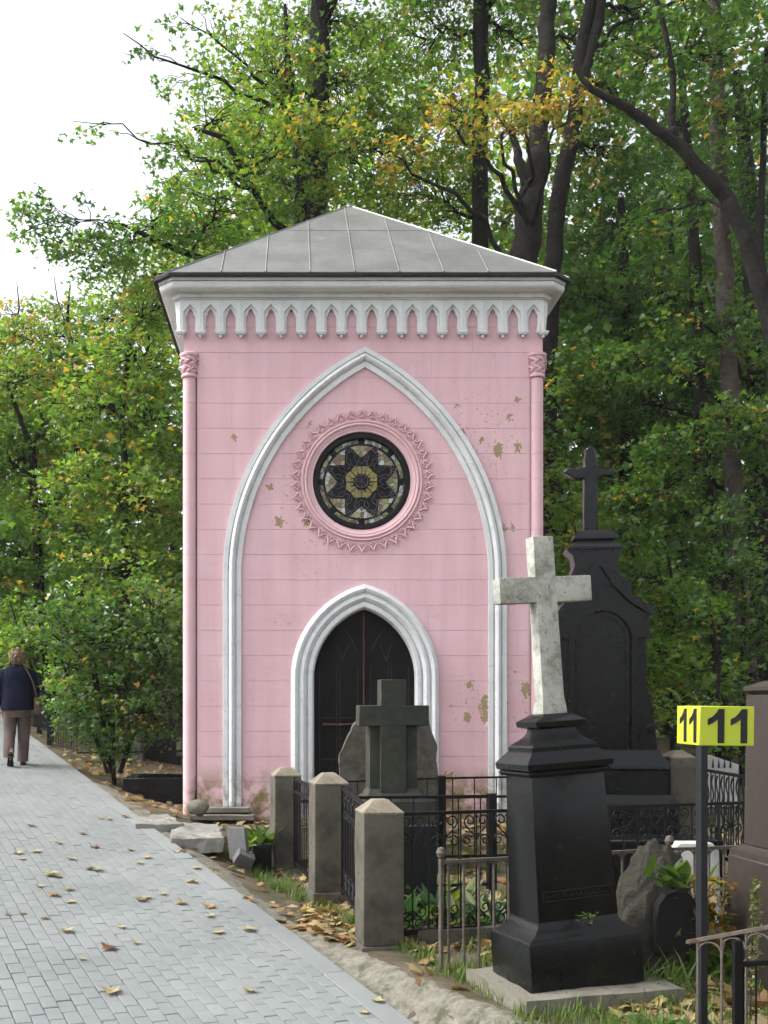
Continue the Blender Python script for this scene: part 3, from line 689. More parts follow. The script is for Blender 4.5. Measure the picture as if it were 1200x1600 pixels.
# ------------------------------------------------------------ stone fence posts
def post(name, label, pxc, Y, wpx, ptop, pbot, rz, plinth=None, cap=0.10, grp='stone posts of the grave fence', cat='fence post'):
    s = F / Y; x = (pxc - CX) / s; zb = EYE - (pbot - CY) / s; zt = EYE - (ptop - CY) / s; w = wpx / s / 2
    ca = abs(math.cos(rz)) + abs(math.sin(rz)); w /= ca * 0.97
    g0 = G(x, Y) - 0.06
    t = thing(name, label, cat, (x, Y + w, g0), rz, grp)
    H = zt - g0; hs = H - cap
    o = MB().stack([(zb - g0 - (0.0 if plinth else 0.05), w * 1.02, w * 1.02), (hs, w, w)]).build('shaft', M['post_stone'], t); bevel(o, .012, 2); roughen(o, .005, 3, pxc)
    o = MB().stack([(hs - .001, w * 1.0, w * 1.0), (hs + .012, w * 1.015, w * 1.015), (H - .012, w * .45, w * .45), (H, w * .34, w * .34)]).build('cap', M['cap_stone'], t); roughen(o, .004, 2, pxc)
    if plinth or zb - g0 > 0.02:
        o = MB().stack([(-0.05, w * 1.16, w * 1.16), (zb - g0, w * 1.14, w * 1.14)]).build('plinth', M['post_stone'], t); bevel(o, .012, 2); roughen(o, .006, 3, pxc + 1)
    return t
post('fence_post', 'nearest squat stone fence post with pale pyramid cap, right before the scroll fence', 595, 7.0, 72, 1251, 1478, 0.16, True, 0.09)
post('fence_post', 'middle stone fence post of the three beside the paved path', 514, 8.55, 61, 1209, 1395, 0.18, True, 0.09)
post('fence_post', 'farthest stone fence post beside the path, next to the black granite block', 446, 10.3, 48, 1199, 1352, 0.2, False, 0.09)
post('fence_post', 'stone post with shallow pale cap under the yellow number sign', 1066, 9.6, 44, 1173, 1330, 0.1, False, 0.07)

# ------------------------------------------------------------ iron fences
def scroll_pts(w, h, turns=1.4, n=30):                # S-scroll from (0,0) to (0,-h): spiral, swing, spiral
    P = []
    r1 = w * 0.62
    for i in range(n):
        a = -turns * 2 * PI * (1 - i / (n - 1)); r = r1 * (0.25 + 0.75 * i / (n - 1)); P.append((r * math.cos(a) - r1 + w * 0.55, r * math.sin(a)))
    return P
def spiral(cx, cz, r, a0, turns, sgn, n=18):
    return [(cx + r * (1 - 0.72 * i / (n - 1)) * math.cos(a0 + sgn * turns * 2 * PI * i / (n - 1)), cz + r * (1 - 0.72 * i / (n - 1)) * math.sin(a0 + sgn * turns * 2 * PI * i / (n - 1))) for i in range(n)]
def lyre(p, h, rt):                                   # a pair of S scrolls mirrored about a bar: spirals at top and bottom
    m = MB(); r = p * 0.36
    for s in (-1, 1):
        top = spiral(p * .42, -r * 1.1, r, -0.3, 1.15, 1)
        bot = spiral(p * .56, -h + r * .9, r * .95, 2.6, 1.15, -1)
        mid = [(p * .42 + r * 1.0, -r * 1.45), (p * .62, -h * .38), (p * .30, -h * .58), (p * .10, -h * .72)]
        S1 = list(reversed(top)) + [(p * .70, -h * .34), (p * .42, -h * .52), (p * .12, -h * .66), (0.012, -h * .80)]
        m.tube([(s * x, 0, z) for x, z in S1], rt, 5)
        S2 = [(p * .10, -h * .66), (p * .22, -h * .70)] + bot
        m.tube([(s * x, 0, z) for x, z in S2], rt, 5)
    m.box((0, 0, -h * .62), (.02, .016, .012)); m.box((0, 0, -.02), (.022, .018, .014))
    return m
def fence(name, label, A, B, zA, zB, h, pitch, rails, scrolls=True, barr=0.006, railr=0.012, post_w=0, m='iron', finial=False, group=None, knob=None, arches=False, cat='iron fence'):
    A = Vector(A); B = Vector(B); d = B - A; L = d.length; rz = math.atan2(d.y, d.x)
    t = thing(name, label, cat, (A.x, A.y, zA - h), rz, group)
    rise = (zB - zA) / L
    for rr, hgt in rails:
        MB().loft([[(x, -rr, h * hgt + rise * x - rr), (x, rr, h * hgt + rise * x - rr), (x, rr, h * hgt + rise * x + rr), (x, -rr, h * hgt + rise * x + rr)] for x in (0, L)]).build('rail', M[m], t)
    n = max(2, int(L / pitch)); pitch = L / n
    lo = rails[-1][1] * h if len(rails) > 1 else 0.06; hi = rails[0][1] * h
    bar = MB().tube([(0, 0, lo - (0.0 if m == 'iron' else 0.12)), (0, 0, hi)], barr, 6)
    if finial: bar.lathe([(.002, hi + .002), (.012, hi + .012), (.016, hi + .03), (.003, hi + .045)], 6)
    bme = bar.mesh('bar', M[m])
    sme = lyre(pitch, h * 0.27, 0.0055).mesh('scroll', M[m]) if scrolls else None
    low = lyre(pitch, h * 0.20, 0.0055)
    low.v = [(x, y, -z) for x, y, z in low.v]; sme2 = low.mesh('scroll', M[m]) if scrolls else None
    ame = MB().tube([(pitch / 2 * math.cos(PI * q / 8), 0, pitch / 2 * math.sin(PI * q / 8)) for q in range(9)], barr * .8, 5).mesh('arch', M[m]) if arches else None
    for i in range(n):
        x = pitch * (i + .5); z = rise * x
        inst('bar', bme, t, (x, 0, z))
        if scrolls and i % 2 == 0:
            inst('scroll', sme, t, (x, 0, z + hi - .012)); inst('scroll', sme2, t, (x, 0, z + lo + .012))
        if arches and i < n - 1: inst('arch', ame, t, (x + pitch / 2, 0, z + hi - pitch / 2 - .005))
    if post_w:
        for x in (0, L):
            MB().box((x, 0, h * .5 + rise * x), (post_w, post_w, h * 1.06)).build('post', M[m], t)
    if knob:
        for x in (0, L):
            k = MB(); k.tube([(x, 0, -.05), (x, 0, h + rise * x + .02)], .014, 8); k.lathe([(.004, h + .02), (.02, h + .03), (.03, h + .055), (.02, h + .082), (.004, h + .09)], 10, (x, 0, rise * x)); k.build('knob_post', M[m], t)
    return t
# scroll fence facing the camera
a = Wp(632, 1272, 7.12); b = Wp(1172, 1254, 8.1)
fence('scroll_fence', 'long black wrought iron fence with scrolls behind the tall black pedestal', a.xy, b.xy, a.z, b.z, 0.80, 0.118, [(.011, 1.0), (.016, 0.03)])
a = Wp(585, 1252, 7.25); b = Wp(532, 1226, 8.3)
a = Wp(570, 1258, 7.22); b = Wp(536, 1232, 8.42)
fence('scroll_fence', 'short black scroll fence panel between the nearest and the middle stone post', a.xy, b.xy, a.z, b.z, 0.80, 0.10, [(.012, 1.0), (.014, 0.03)], post_w=.03)
a = Wp(497, 1232, 8.78); b = Wp(461, 1218, 10.15)
fence('bar_fence', 'short black barred fence panel between the middle and the farthest stone post', a.xy, b.xy, a.z, b.z, 0.80, 0.11, [(.012, 1.0), (.011, 0.86), (.012, 0.03)], scrolls=False, post_w=.03)
# plain inner fences of the plots before the chapel door
a = Wp(520, 1247, 8.6); b = Wp(768, 1244, 8.9)
fence('plot_fence', 'plain black iron fence just behind the scroll fence, before the dark stone cross', a.xy, b.xy, a.z, b.z, 0.74, 0.17, [(.012, 1.0), (.012, 0.03)], scrolls=False, post_w=.066)
a = Wp(690, 1216, 10.5); b = Wp(860, 1213, 10.6)
fence('plot_fence', 'black double railed fence with small finials against the pink wall', a.xy, b.xy, a.z, b.z, 0.78, 0.20, [(.010, 1.0), (.012, 0.76), (.012, 0.03)], scrolls=False, post_w=.07)
a = Wp(470, 1224, 10.75); b = Wp(686, 1216, 10.55)
fence('plot_fence', 'low black rail fence between the farthest stone post and the rough standing stone', a.xy, b.xy, a.z, b.z, 0.75, 0.22, [(.010, 1.0), (.012, 0.76), (.012, 0.03)], scrolls=False)
# rusty low fences
a = Wp(689, 1347, 6.45); b = Wp(1046, 1327, 6.95)
fence('rusty_fence', 'low rusty pipe fence with ball topped posts passing behind the black pedestal', a.xy, b.xy, a.z, b.z, 0.70, 0.098, [(.010, 1.0)], scrolls=False, barr=.008, m='rust', knob=True, arches=True)
a = Wp(1050, 1327, 6.96); b = Wp(1165, 1323, 7.1)
fence('rusty_fence', 'short length of low rusty fence running behind the boulder to the brown pedestal', a.xy, b.xy, a.z, b.z, 0.68, 0.10, [(.010, 1.0)], scrolls=False, barr=.007, m='rust', arches=True)
a = Wp(1072, 1472, 4.75); b = Wp(1225, 1444, 4.55)
fence('rusty_fence', 'leaning rusty railing at the bottom right corner behind the sign pole', a.xy, b.xy, a.z, b.z, 0.62, 0.085, [(.008, 1.0)], scrolls=False, barr=.006, m='rust', arches=True)
a = Wp(1152, 1507, 4.5); b = Wp(1250, 1500, 4.5)
fc = fence('low_black_fence', 'low black fence with ring under a thick post in the bottom right corner', a.xy, b.xy, a.z, b.z, 0.50, 0.05, [(.010, 1.0)], scrolls=False, barr=.004)
q = MB(); q.box((0, 0, .28), (.032, .032, .64)); q.build('post', M['iron'], fc)
q = MB(); q.tube([(.06 + .028 * math.cos(2 * PI * i / 14), 0, .545 + .028 * math.sin(2 * PI * i / 14)) for i in range(15)], .005, 5); q.build('ring', M['rust'], fc)
# side fence with wavy balusters, right
a = Wp(1088, 1201, 9.3); b = Wp(1190, 1218, 8.0)
t = fence('baluster_fence', 'black fence of twisted wavy bars from the capped stone post to the brown pedestal', a.xy, b.xy, a.z, b.z, 0.7, 0.09, [(.012, 1.0), (.012, 0.03)], scrolls=False)
for i in range(13):
    x = 0.06 + i * .1; q = MB(); q.tube([(x + .022 * math.sin(k * .8), 0, .05 + .62 * k / 24) for k in range(25)], .007, 5); q.build('wavy_bar', M['iron'], t)

# ------------------------------------------------------------ tall black pedestal with a white marble cross
bx0 = Wp(820, 1554, 5.66)
ped = thing('cross_monument', 'tall black granite pedestal carrying a leaning weathered white marble cross', 'gravestone', (1.50, 5.98, -0.02), math.radians(16))
o = MB().box((0.02, -.01, 0.03), (0.93, 0.72, 0.15)).build('ground_slab', M['slab'], ped); roughen(o, .012, 4, 5, 4); o['label'] = 'mossy chipped stone slab'
tilt = bpy.data.objects.new('pedestal', None); col.objects.link(tilt); tilt.parent = ped; tilt.location = (0, 0, 0.095); tilt.rotation_euler = (math.radians(-1.0), math.radians(-3.5), 0)
HX, HY = .335, .228
o = MB().stack([(0, HX, HY), (.268, HX, HY)]).build('base_block', M['granite'], tilt); bevel(o, .006, 2)
fl = [(.268, HX - .008, HY - .008), (.278, HX - .012, HY - .012)] + [(.278 + .088 * t, HX - .012 - .085 * (1 - (1 - t) ** 2), HY - .012 - .055 * (1 - (1 - t) ** 2)) for t in (.2, .4, .6, .8, 1.0)]
MB().stack(fl).build('flared_course', M['granite'], tilt)
o = MB().stack([(.366, .240, .165), (1.135, .218, .148)]).build('die', M['granite'], tilt); bevel(o, .004, 2)
sh = [(1.135, .221, .152), (1.138, .238, .168), (1.155, .246, .176), (1.168, .238, .168), (1.174, .255, .184), (1.205, .258, .188), (1.215, .250, .182), (1.262, .206, .145), (1.268, .198, .138), (1.29, .198, .138)]
MB().stack(sh).build('shoulder', M['granite'], tilt)
nk = [(1.29, .194, .136), (1.30, .190, .132)] + [(1.30 + .085 * t, .190 - .085 * (1 - (1 - t) ** 2), .132 - .054 * (1 - (1 - t) ** 2)) for t in (.25, .5, .75, 1)] + [(1.392, .125, .09), (1.398, .150, .112), (1.425, .154, .115), (1.432, .142, .105), (1.462, .09, .07), (1.466, .08, .06)]
MB().stack(nk).build('neck', M['granite'], tilt)
cr = MB()
wv, dv = .062, .044
cr.stack([(1.462, wv * 1.22, dv * 1.25), (1.50, wv * 1.17, dv * 1.2), (1.56, wv * 1.06, dv * 1.05), (2.14, wv, dv), (2.435, wv, dv)])
o = cr.build('cross_shaft', M['marble'], tilt); bevel(o, .006, 2)
o = MB().box((0, 0, 2.145), (.56, dv * 1.94, .140)).build('cross_arm', M['marble'], tilt); bevel(o, .008, 2)
ins = bpy.data.objects.new('inscription_strip', None); col.objects.link(ins); ins.parent = tilt
M['bronze'] = mat('tarnished_bronze', (0.012, 0.010, 0.007), (0.024, 0.020, 0.013), rough=0.7)
q = MB(); y_ = lambda z: -(.168 - .018 * (z - .366) / .769) - .0018
for z in (.475, .525): q.box((0, y_(z), z), (.41, .004, .004))
for x in (-.205, .205): q.box((x, y_(.5), .5), (.004, .004, .05))
q.build('strip_frame', M['bronze'], ins)
lm = MB(); r_ = random.Random(4)
xx = -.195
while xx < .19:                                       # worn letters, no longer legible
    w = r_.uniform(.008, .014)
    lm.box((xx, y_(.5), .5 + r_.uniform(-.004, .004)), (.003, .003, r_.uniform(.012, .026)))
    if r_.random() < .7: lm.box((xx + w / 2, y_(.5), .5 + r_.uniform(-.012, .012)), (w, .003, .003))
    xx += w + r_.uniform(.002, .009)
lm.build('worn_letters', M['bronze'], ins); tag(ins.children[-1], kind='stuff')

# ------------------------------------------------------------ large black monument with a gothic cross
MZ = 9.5; ms = F / MZ
X0 = (944 - CX) / ms
mon = thing('black_monument', 'large black granite gravestone with arched panel and small gothic cross on top', 'gravestone', (X0, MZ + .2, 0.02), math.radians(-6))
mz = lambda py: EYE - (py - CY) / ms - 0.02
mx = lambda px: (px - 944) / ms
def mprism(pts, y0, y1, name, parent=mon, m='granite', bv=.006):
    o = MB().prism([(mx(p), mz(q)) for p, q in pts], y0, y1).build(name, M[m], parent, smooth=40)
    return o
MB().stack([(-.1, .62, .36), (mz(1262), .62, .36), (mz(1252), .615, .355), (mz(1243), .58, .33), (mz(1240), .555, .31)]).build('lower_step', M['granite'], mon)
MB().stack([(mz(1240), .545, .30), (mz(1203), .54, .295), (mz(1200), .56, .31), (mz(1190), .555, .305), (mz(1184), .52, .285), (mz(1180), .50, .27), (mz(1172), .48, .25)]).build('upper_step', M['granite'], mon)
body = [(878, 1172), (878, 1000), (872, 990), (872, 962), (880, 950), (900, 935), (918, 912), (930, 886), (941, 880), (952, 886), (966, 912), (986, 932), (1010, 948), (1018, 952), (1018, 990), (1012, 1000), (1014, 1075), (1022, 1100), (1026, 1130), (1030, 1172)]
body = [(p + 2 if p < 944 else p, q) for p, q in body]
mprism(body, -.16, .16, 'body')
band = [(872, 962), (884, 944), (903, 928), (921, 904), (932, 880), (941, 871), (951, 880), (968, 906), (990, 926), (1014, 944), (1024, 950), (1024, 960), (1008, 954), (984, 937), (962, 914), (947, 889), (941, 884), (935, 889), (922, 914), (904, 938), (886, 956), (874, 972)]
mprism(band, -.20, .18, 'gable_moulding')
def mband(pts_o, pts_i, y0, y1, name):
    mb = MB(); n = len(pts_o)
    for i in range(n - 1):
        quad = [pts_o[i], pts_o[i + 1], pts_i[i + 1], pts_i[i]]
        mb.prism([(mx(p), mz(q)) for p, q in quad], y0, y1)
    return mb.build(name, M['granite'], mon, smooth=30)
def arcp(cx, cy, r, bot, n=14): return [(cx - r, bot)] + [(cx - r * math.cos(PI * i / n), cy - r * math.sin(PI * i / n)) for i in range(n + 1)] + [(cx + r, bot)]
C0 = (946, 998)
mband(arcp(*C0, 52, 1168), arcp(*C0, 44, 1168), -.20, -.155, 'arch_band')
mband(arcp(*C0, 40, 1166), arcp(*C0, 35, 1166), -.18, -.155, 'arch_band')
MB().prism([(mx(p), mz(q)) for p, q in arcp(*C0, 34.5, 1165)], -.168, -.15).build('inscription_panel', M['granite'], mon)
for px in (886, 1006): MB().box((mx(px), -.17, mz(994)), (.16, .09, .03)).build('impost', M['granite'], mon)
for s_ in (-1, 1):
    q = MB(); q.tube([(mx(1021) * s_ + .05 * (1 - i / 20) * math.cos(i * .62), -.17, mz(1140) + .05 * (1 - i / 20) * math.sin(i * .62)) for i in range(20)], .012, 5); q.build('volute', M['granite'], mon)
up = [(886, 930), (890, 905), (900, 895), (905, 882), (902, 866), (893, 858), (893, 854), (976, 854), (976, 858), (974, 868), (970, 884), (976, 898), (990, 906), (993, 914), (990, 930)]
mprism(up, -.13, .13, 'attic')
MB().stack([(mz(856), mx(944 + 42), .15), (mz(852), mx(944 + 42), .15), (mz(844), mx(944 + 28), .11), (mz(840), mx(944 + 26), .10), (mz(839), mx(944 + 33), .125), (mz(832), mx(944 + 32), .12), (mz(825), mx(944 + 22), .09)]).build('cross_base', M['dark_granite'], mon, loc=(mx(937), 0, 0))
crs = [(922, 825), (921, 765), (922, 742), (909, 742), (898, 736), (888, 731), (898, 723), (912, 726), (922, 722), (921, 712), (924, 700), (922, 697), (932, 688), (940, 697), (939, 701), (941, 712), (942, 724), (952, 727), (962, 728), (966, 725), (972, 732), (966, 738), (952, 737), (942, 742), (943, 765), (943, 825)]
o = mprism(crs, -.05, .05, 'cross'); bevel(o, .008)
q = MB(); q.box((mx(932), -.05, mz(732)), (.085, .02, .085), 0); q.xf(Matrix.Translation(Vector((mx(932), 0, mz(732)))) @ Matrix.Rotation(PI / 4, 4, 'Y') @ Matrix.Translation(Vector((-mx(932), 0, -mz(732))))); q.build('cross_boss', M['granite'], mon)

# ------------------------------------------------------------ dark stone cross and rough stele before the door
GZ = 10.15; gs = F / GZ
gx = lambda px: (px - 612) / gs
gz0 = 0.05; gz = lambda py: EYE - (py - CY) / gs - gz0
dc = thing('stone_cross', 'thick dark green granite cross standing before the chapel door', 'gravestone', ((612 - CX) / gs, GZ, gz0), math.radians(7))
o = MB().box((gx(612), 0, (gz(1062) + gz(1240)) / 2), (.24, .17, gz(1062) - gz(1240))).build('cross_shaft', M['green_stone'], dc); bevel(o, .006)
o = MB().box((gx(613), 0, gz(1118)), (.66, .174, .19)).build('cross_arm', M['green_stone'], dc); bevel(o, .006)
MB().stack([(gz(1236), .225, .11), (gz(1134), .222, .105)]).build('backing_slab', M['green_stone'], dc, loc=(gx(614), .075, 0))
MB().stack([(gz(1250), .30, .20), (gz(1246), .29, .19), (gz(1240), .25, .15), (gz(1232), .23, .125)]).build('flared_foot', M['green_stone'], dc, loc=(gx(614), .06, 0))
MB().stack([(-.1, .36, .24), (gz(1250), .35, .23)]).build('plinth', M['green_stone'], dc, loc=(gx(620), .06, 0))
RZ = 10.9; rs = F / RZ
stl = thing('rough_stele', 'rough broken grey stele standing behind the dark green cross', 'gravestone', ((606 - CX) / rs, RZ, 0.05))
pts = [(530, 1260), (530, 1178), (540, 1155), (553, 1132), (575, 1112), (600, 1106), (640, 1110), (668, 1122), (674, 1150), (680, 1165), (678, 1190), (684, 1215), (682, 1262)]
o = MB().prism([((p - 606) / rs, EYE - (q - CY) / rs - .05) for p, q in pts], -.12, .06).build('stone', M['stele_stone'], stl); roughen(o, .02, 4, 3, 7)

# ------------------------------------------------------------ number sign on a pole
SZ = 5.1; ss = F / SZ; sx = (1096.5 - CX) / ss
sg = thing('number_sign', 'yellow box sign reading 11 on a square black pole', 'sign', (sx, SZ, G(sx, SZ)))
pz = lambda py: EYE - (py - CY) / ss - G(sx, SZ)
MB().box((0, 0, pz(1165) / 2 - .1), (.037, .037, pz(1165) + .2), .35).build('pole', M['black_paint'], sg)
B = .262; th = math.radians(3.2)
bxo = bpy.data.objects.new('sign_box', None); col.objects.link(bxo); bxo.parent = sg
bxo.location = ((1092 - 1096.5) / ss, -.01, pz(1134)); bxo.rotation_euler = (0, math.radians(.6), th)
hh = 62 / ss
o = MB().box((B / 2, B / 2, 0), (B, B, hh)).build('box', M['yellow'], bxo); bevel(o, .003)
def digit(cx, sc):
    return [(cx + sc * x, sc * z) for x, z in [(.10, -.5), (.30, -.5), (.30, .5), (.13, .5), (.05, .38), (-.06, .27), (-.20, .20), (-.20, .02), (-.06, .08), (.10, .19)]]
for cx_ in (.082, .192): MB().prism(digit(cx_ - .012, hh * .86), -.0018, .001).build('digit', M['black_paint'], bxo, smooth=0)
for cx_ in (.070, .182):
    d = MB().prism(digit(-cx_ - .012, hh * .86), -.0018, .001).build('digit', M['black_paint'], bxo, smooth=0); d.rotation_euler = (0, 0, -PI / 2)

# ------------------------------------------------------------ boulder, stones, kerbs
from mathutils import noise as _n
def rock(name, label, c, r, seed, m, cat='stone', amp=.16, flat=None, sub=4):
    bm = bmesh.new(); bmesh.ops.create_icosphere(bm, subdivisions=sub, radius=1)
    for v in bm.verts:
        p = v.co * 1.3 + Vector((seed, seed * .7, 0)); k = 1 + amp * (_n.noise(p) + .5 * _n.noise(p * 2.4) + .22 * _n.noise(p * 6) + .12 * _n.noise(p * 14))
        v.co = Vector((v.co.x * r[0] * k, v.co.y * r[1] * k, v.co.z * r[2] * k))
    me = bpy.data.meshes.new(name); bm.to_mesh(me); bm.free(); me.materials.append(M[m]); me.shade_smooth()
    if label is None: return me
    o = inst(name, me, None, c); return tag(o, label, cat)
bz = 6.35; bs = F / bz
bt = thing('boulder_gravestone', 'mossy boulder gravestone with a dark arched plaque, right of the black pedestal', 'gravestone', ((1033 - CX) / bs, bz, 0.0), math.radians(12))
bb_ = bmesh.new(); bmesh.ops.create_icosphere(bb_, subdivisions=5, radius=1)
for v in bb_.verts:
    p = v.co.copy(); q = p * 1.4 + Vector((3.3, 1.2, .4))
    k = 1 + .20 * _n.noise(q) + .12 * _n.noise(q * 2.3) + .07 * _n.noise(q * 5) + .045 * _n.noise(q * 11) + .03 * _n.noise(q * 24)
    t_ = (p.z + 1) / 2
    v.co = Vector(((p.x * .265 * (1.1 - .42 * t_) - .02 + .03 * t_) * k, (p.y * .17 * (1.1 - .3 * t_) + .06) * k, (.28 + p.z * .50) * (1 + (k - 1) * .5)))
bme_ = bpy.data.meshes.new('rock'); bb_.to_mesh(bme_); bb_.free(); bme_.materials.append(M['rough_stone']); bme_.shade_smooth(); inst('rock', bme_, bt)
pl_ = [(1005, 1480), (1005, 1430), (1010, 1408), (1022, 1392), (1042, 1386), (1062, 1392), (1074, 1408), (1078, 1430), (1078, 1480)]
MB().prism([((p - 1033) / bs, EYE - (q - CY) / bs) for p, q in pl_], -.125, -.02).build('plaque', M['dark_granite'], bt)
wz = 7.35; wsx = F / wz
wt = thing('white_gravestone', 'low white marble gravestone partly hidden behind the boulder', 'gravestone', ((1086 - CX) / wsx, wz, 0.0))
o = MB().prism([((p - 1086) / wsx, EYE - (q - CY) / wsx) for p, q in [(1050, 1480), (1052, 1322), (1060, 1316), (1110, 1316), (1120, 1328), (1124, 1480)]], -.05, .1).build('stone', M['white_stone'], wt); bevel(o, .015, 2)
kz = 9.0; ksx = F / kz
wk = thing('white_kerb', 'white sloping grave kerb with small iron spikes beyond the wavy fence', 'grave kerb', ((1128 - CX) / (F / 10.2), 10.2, 0.2))
s_ = F / 10.2; o = MB().prism([((p - 1128) / s_, EYE - (q - CY) / s_ - .2) for p, q in [(1085, 1198), (1098, 1180), (1108, 1180), (1150, 1194), (1150, 1260), (1085, 1260)]], -.06, .06).build('kerb_stone', M['white_stone'], wk)
for p in (1109, 1118, 1127, 1136):
    q = MB(); q.tube([((p - 1128) / s_, -.08, EYE - (1199 - CY) / s_ - .2), ((p - 1128) / s_, -.08, EYE - (1184 - CY) / s_ - .2)], [.012, .002], 5); q.build('spike', M['iron'], wk)
# brown pedestal at the right edge
pzz = 6.0; ps_ = F / pzz
bp = thing('brown_pedestal', 'brown granite pedestal cut off by the right edge of the picture', 'gravestone', ((1282 - CX) / ps_, pzz + .25, -.02), math.radians(6))
hz = lambda py: EYE - (py - CY) / ps_ + .02
o = MB().stack([(-.1, .32, .27), (hz(1352), .30, .255)]).build('lower_block', M['brown_stone'], bp); bevel(o, .008)
MB().stack([(hz(1352), .292, .25), (hz(1342), .29, .245), (hz(1338), .255, .21), (hz(1334), .24, .20)]).build('ledge', M['brown_stone'], bp)
o = MB().stack([(hz(1334), .232, .195), (hz(1085), .222, .185)]).build('upper_block', M['brown_stone'], bp); bevel(o, .006)
MB().stack([(hz(1085), .20, .17), (hz(1078), .235, .19), (hz(1072), .235, .19), (hz(1062), .15, .12)]).build('cap', M['brown_stone'], bp)
q = MB(); q.tube([(-.19, -.20, hz(1108)), (-.15, -.21, hz(1128)), (-.10, -.20, hz(1138))], .008, 6); q.build('hook', M['grey_stone'], bp)
# step down from path level to the plots: pale slabs and granite pieces
def slabbox(name, label, px0, px1, Y0, Y1, ytop, ybot, m, amp=.015, rz=0.0, cat='stone slab', seed=1):
    s = F / Y0; x0, x1 = (px0 - CX) / s, (px1 - CX) / s; zt = EYE - (ytop - CY) / s; zb = EYE - (ybot - CY) / s - .06
    o = MB().box((0, (Y1 - Y0) / 2, (zt - zb) / 2), (x1 - x0, Y1 - Y0, zt - zb)).build(name, M[m], None, ((x0 + x1) / 2, Y0, zb), (0, 0, rz), smooth=40)
    roughen(o, amp, 5, seed, 4); return tag(o, label, cat)
slabbox('stone_slab', 'broad pale limestone slab stepping down from the path to the plots', 268, 350, 10.0, 11.2, 1309, 1322, 'pale_slab', .03, .12, seed=3)
slabbox('stone_slab', 'longer pale limestone slab at the chapel corner, flush with the path edge', 214, 288, 10.65, 11.55, 1288, 1300, 'pale_slab', .03, .30, seed=9)
o = rock('round_stone', 'small rounded grey stone lying at the foot of the left chapel column', Wp(309, 1262, 11.5), (.115, .09, .085), 3, 'slab', amp=.25, sub=3)
o = MB().box((0, 0, 0), (.28, .035, .30)).build('granite_plate', M['grey_stone'], None, Wp(372, 1318, 9.85), (.1, -.06, -.9)); bevel(o, .004); tag(o, 'grey polished granite plate on edge beside the pale slab', 'granite plate')
o = MB().box((0, 0, 0), (.16, .10, .13)).build('granite_offcut', M['grey_stone'], None, Wp(381, 1342, 9.75), (.5, .45, .3)); bevel(o, .004); tag(o, 'small tilted grey granite offcut next to the black block', 'granite block')
s10 = F / 10.0
o = MB().box((0, .15, .1), (.175, .3, .34)).build('granite_block', M['granite'], None, (Wp(409, 1320, 10.0).x, 10.0, Wp(409, 1320, 10.0).z - .27)); bevel(o, .005); tag(o, 'black granite block touching the farthest stone fence post', 'granite block')
# plot kerb under the scroll fence
k = thing('plot_kerb', 'low brown stone kerb under the scroll fence', 'grave kerb', (.78, 7.2, 0))
a = Wp(636, 1485, 7.0); 
o = MB().box((.95, .18, .0), (1.9, .14, .2), .19).build('kerb_stone', M['post_stone'], k); roughen(o, .01, 4, 4)
st1 = thing('dark_stele', 'plain dark upright slab seen through the scroll fence beside the nearest post', 'gravestone', (Wp(655, 1300, 8.2).x, 8.2, 0))
o = MB().box((0, 0, .32), (.26, .08, .7)).build('slab', M['dark_granite'], st1); bevel(o, .006)
bb = thing('grave_block', 'low black grave block behind the scroll fence at the foot of the black monument', 'gravestone', (Wp(1010, 1300, 8.9).x, 8.75, 0))
o = MB().box((0, 0, .24), (1.0, .4, .55)).build('block', M['granite'], bb); bevel(o, .01)

# ------------------------------------------------------------ plots left of the chapel
kb = thing('grave_kerb', 'black granite grave box left of the chapel wall', 'grave kerb', (Wp(248, 1200, 13.6).x, 13.75, G(-1.7, 13.75)))
for nm, c, d in (('side', (0, -.28, .12), (.86, .12, .34)), ('side', (0, .45, .12), (.86, .12, .34)), ('end', (-.37, .085, .117), (.12, .61, .334)), ('end', (.37, .085, .117), (.12, .61, .334))):
    o = MB().box(c, d).build(nm, M['granite'], kb); bevel(o, .008)
o = MB().box((0, -.30, -.02), (.95, .2, .10)).build('foot', M['granite'], kb)
a = Wp(120, 1100, 15.2); b = Wp(290, 1098, 15.4)
fx = fence('diamond_fence', 'black iron fence with square and diamond ornament left of the chapel', a.xy, b.xy, a.z, b.z, .72, .12, [(.012, 1.0), (.009, .86), (.012, .05)], scrolls=False, barr=.007)
for x0 in (.25, .95):
    q = MB(); S_ = .17
    for p0, p1 in (((-S_, -S_), (S_, -S_)), ((S_, -S_), (S_, S_)), ((S_, S_), (-S_, S_)), ((-S_, S_), (-S_, -S_)), ((-S_, 0), (0, S_)), ((0, S_), (S_, 0)), ((S_, 0), (0, -S_)), ((0, -S_), (-S_, 0))):
        q.tube([(x0 + p0[0], -.01, .36 + p0[1]), (x0 + p1[0], -.01, .36 + p1[1])], .009, 5)
    q.build('diamond', M['iron'], fx)
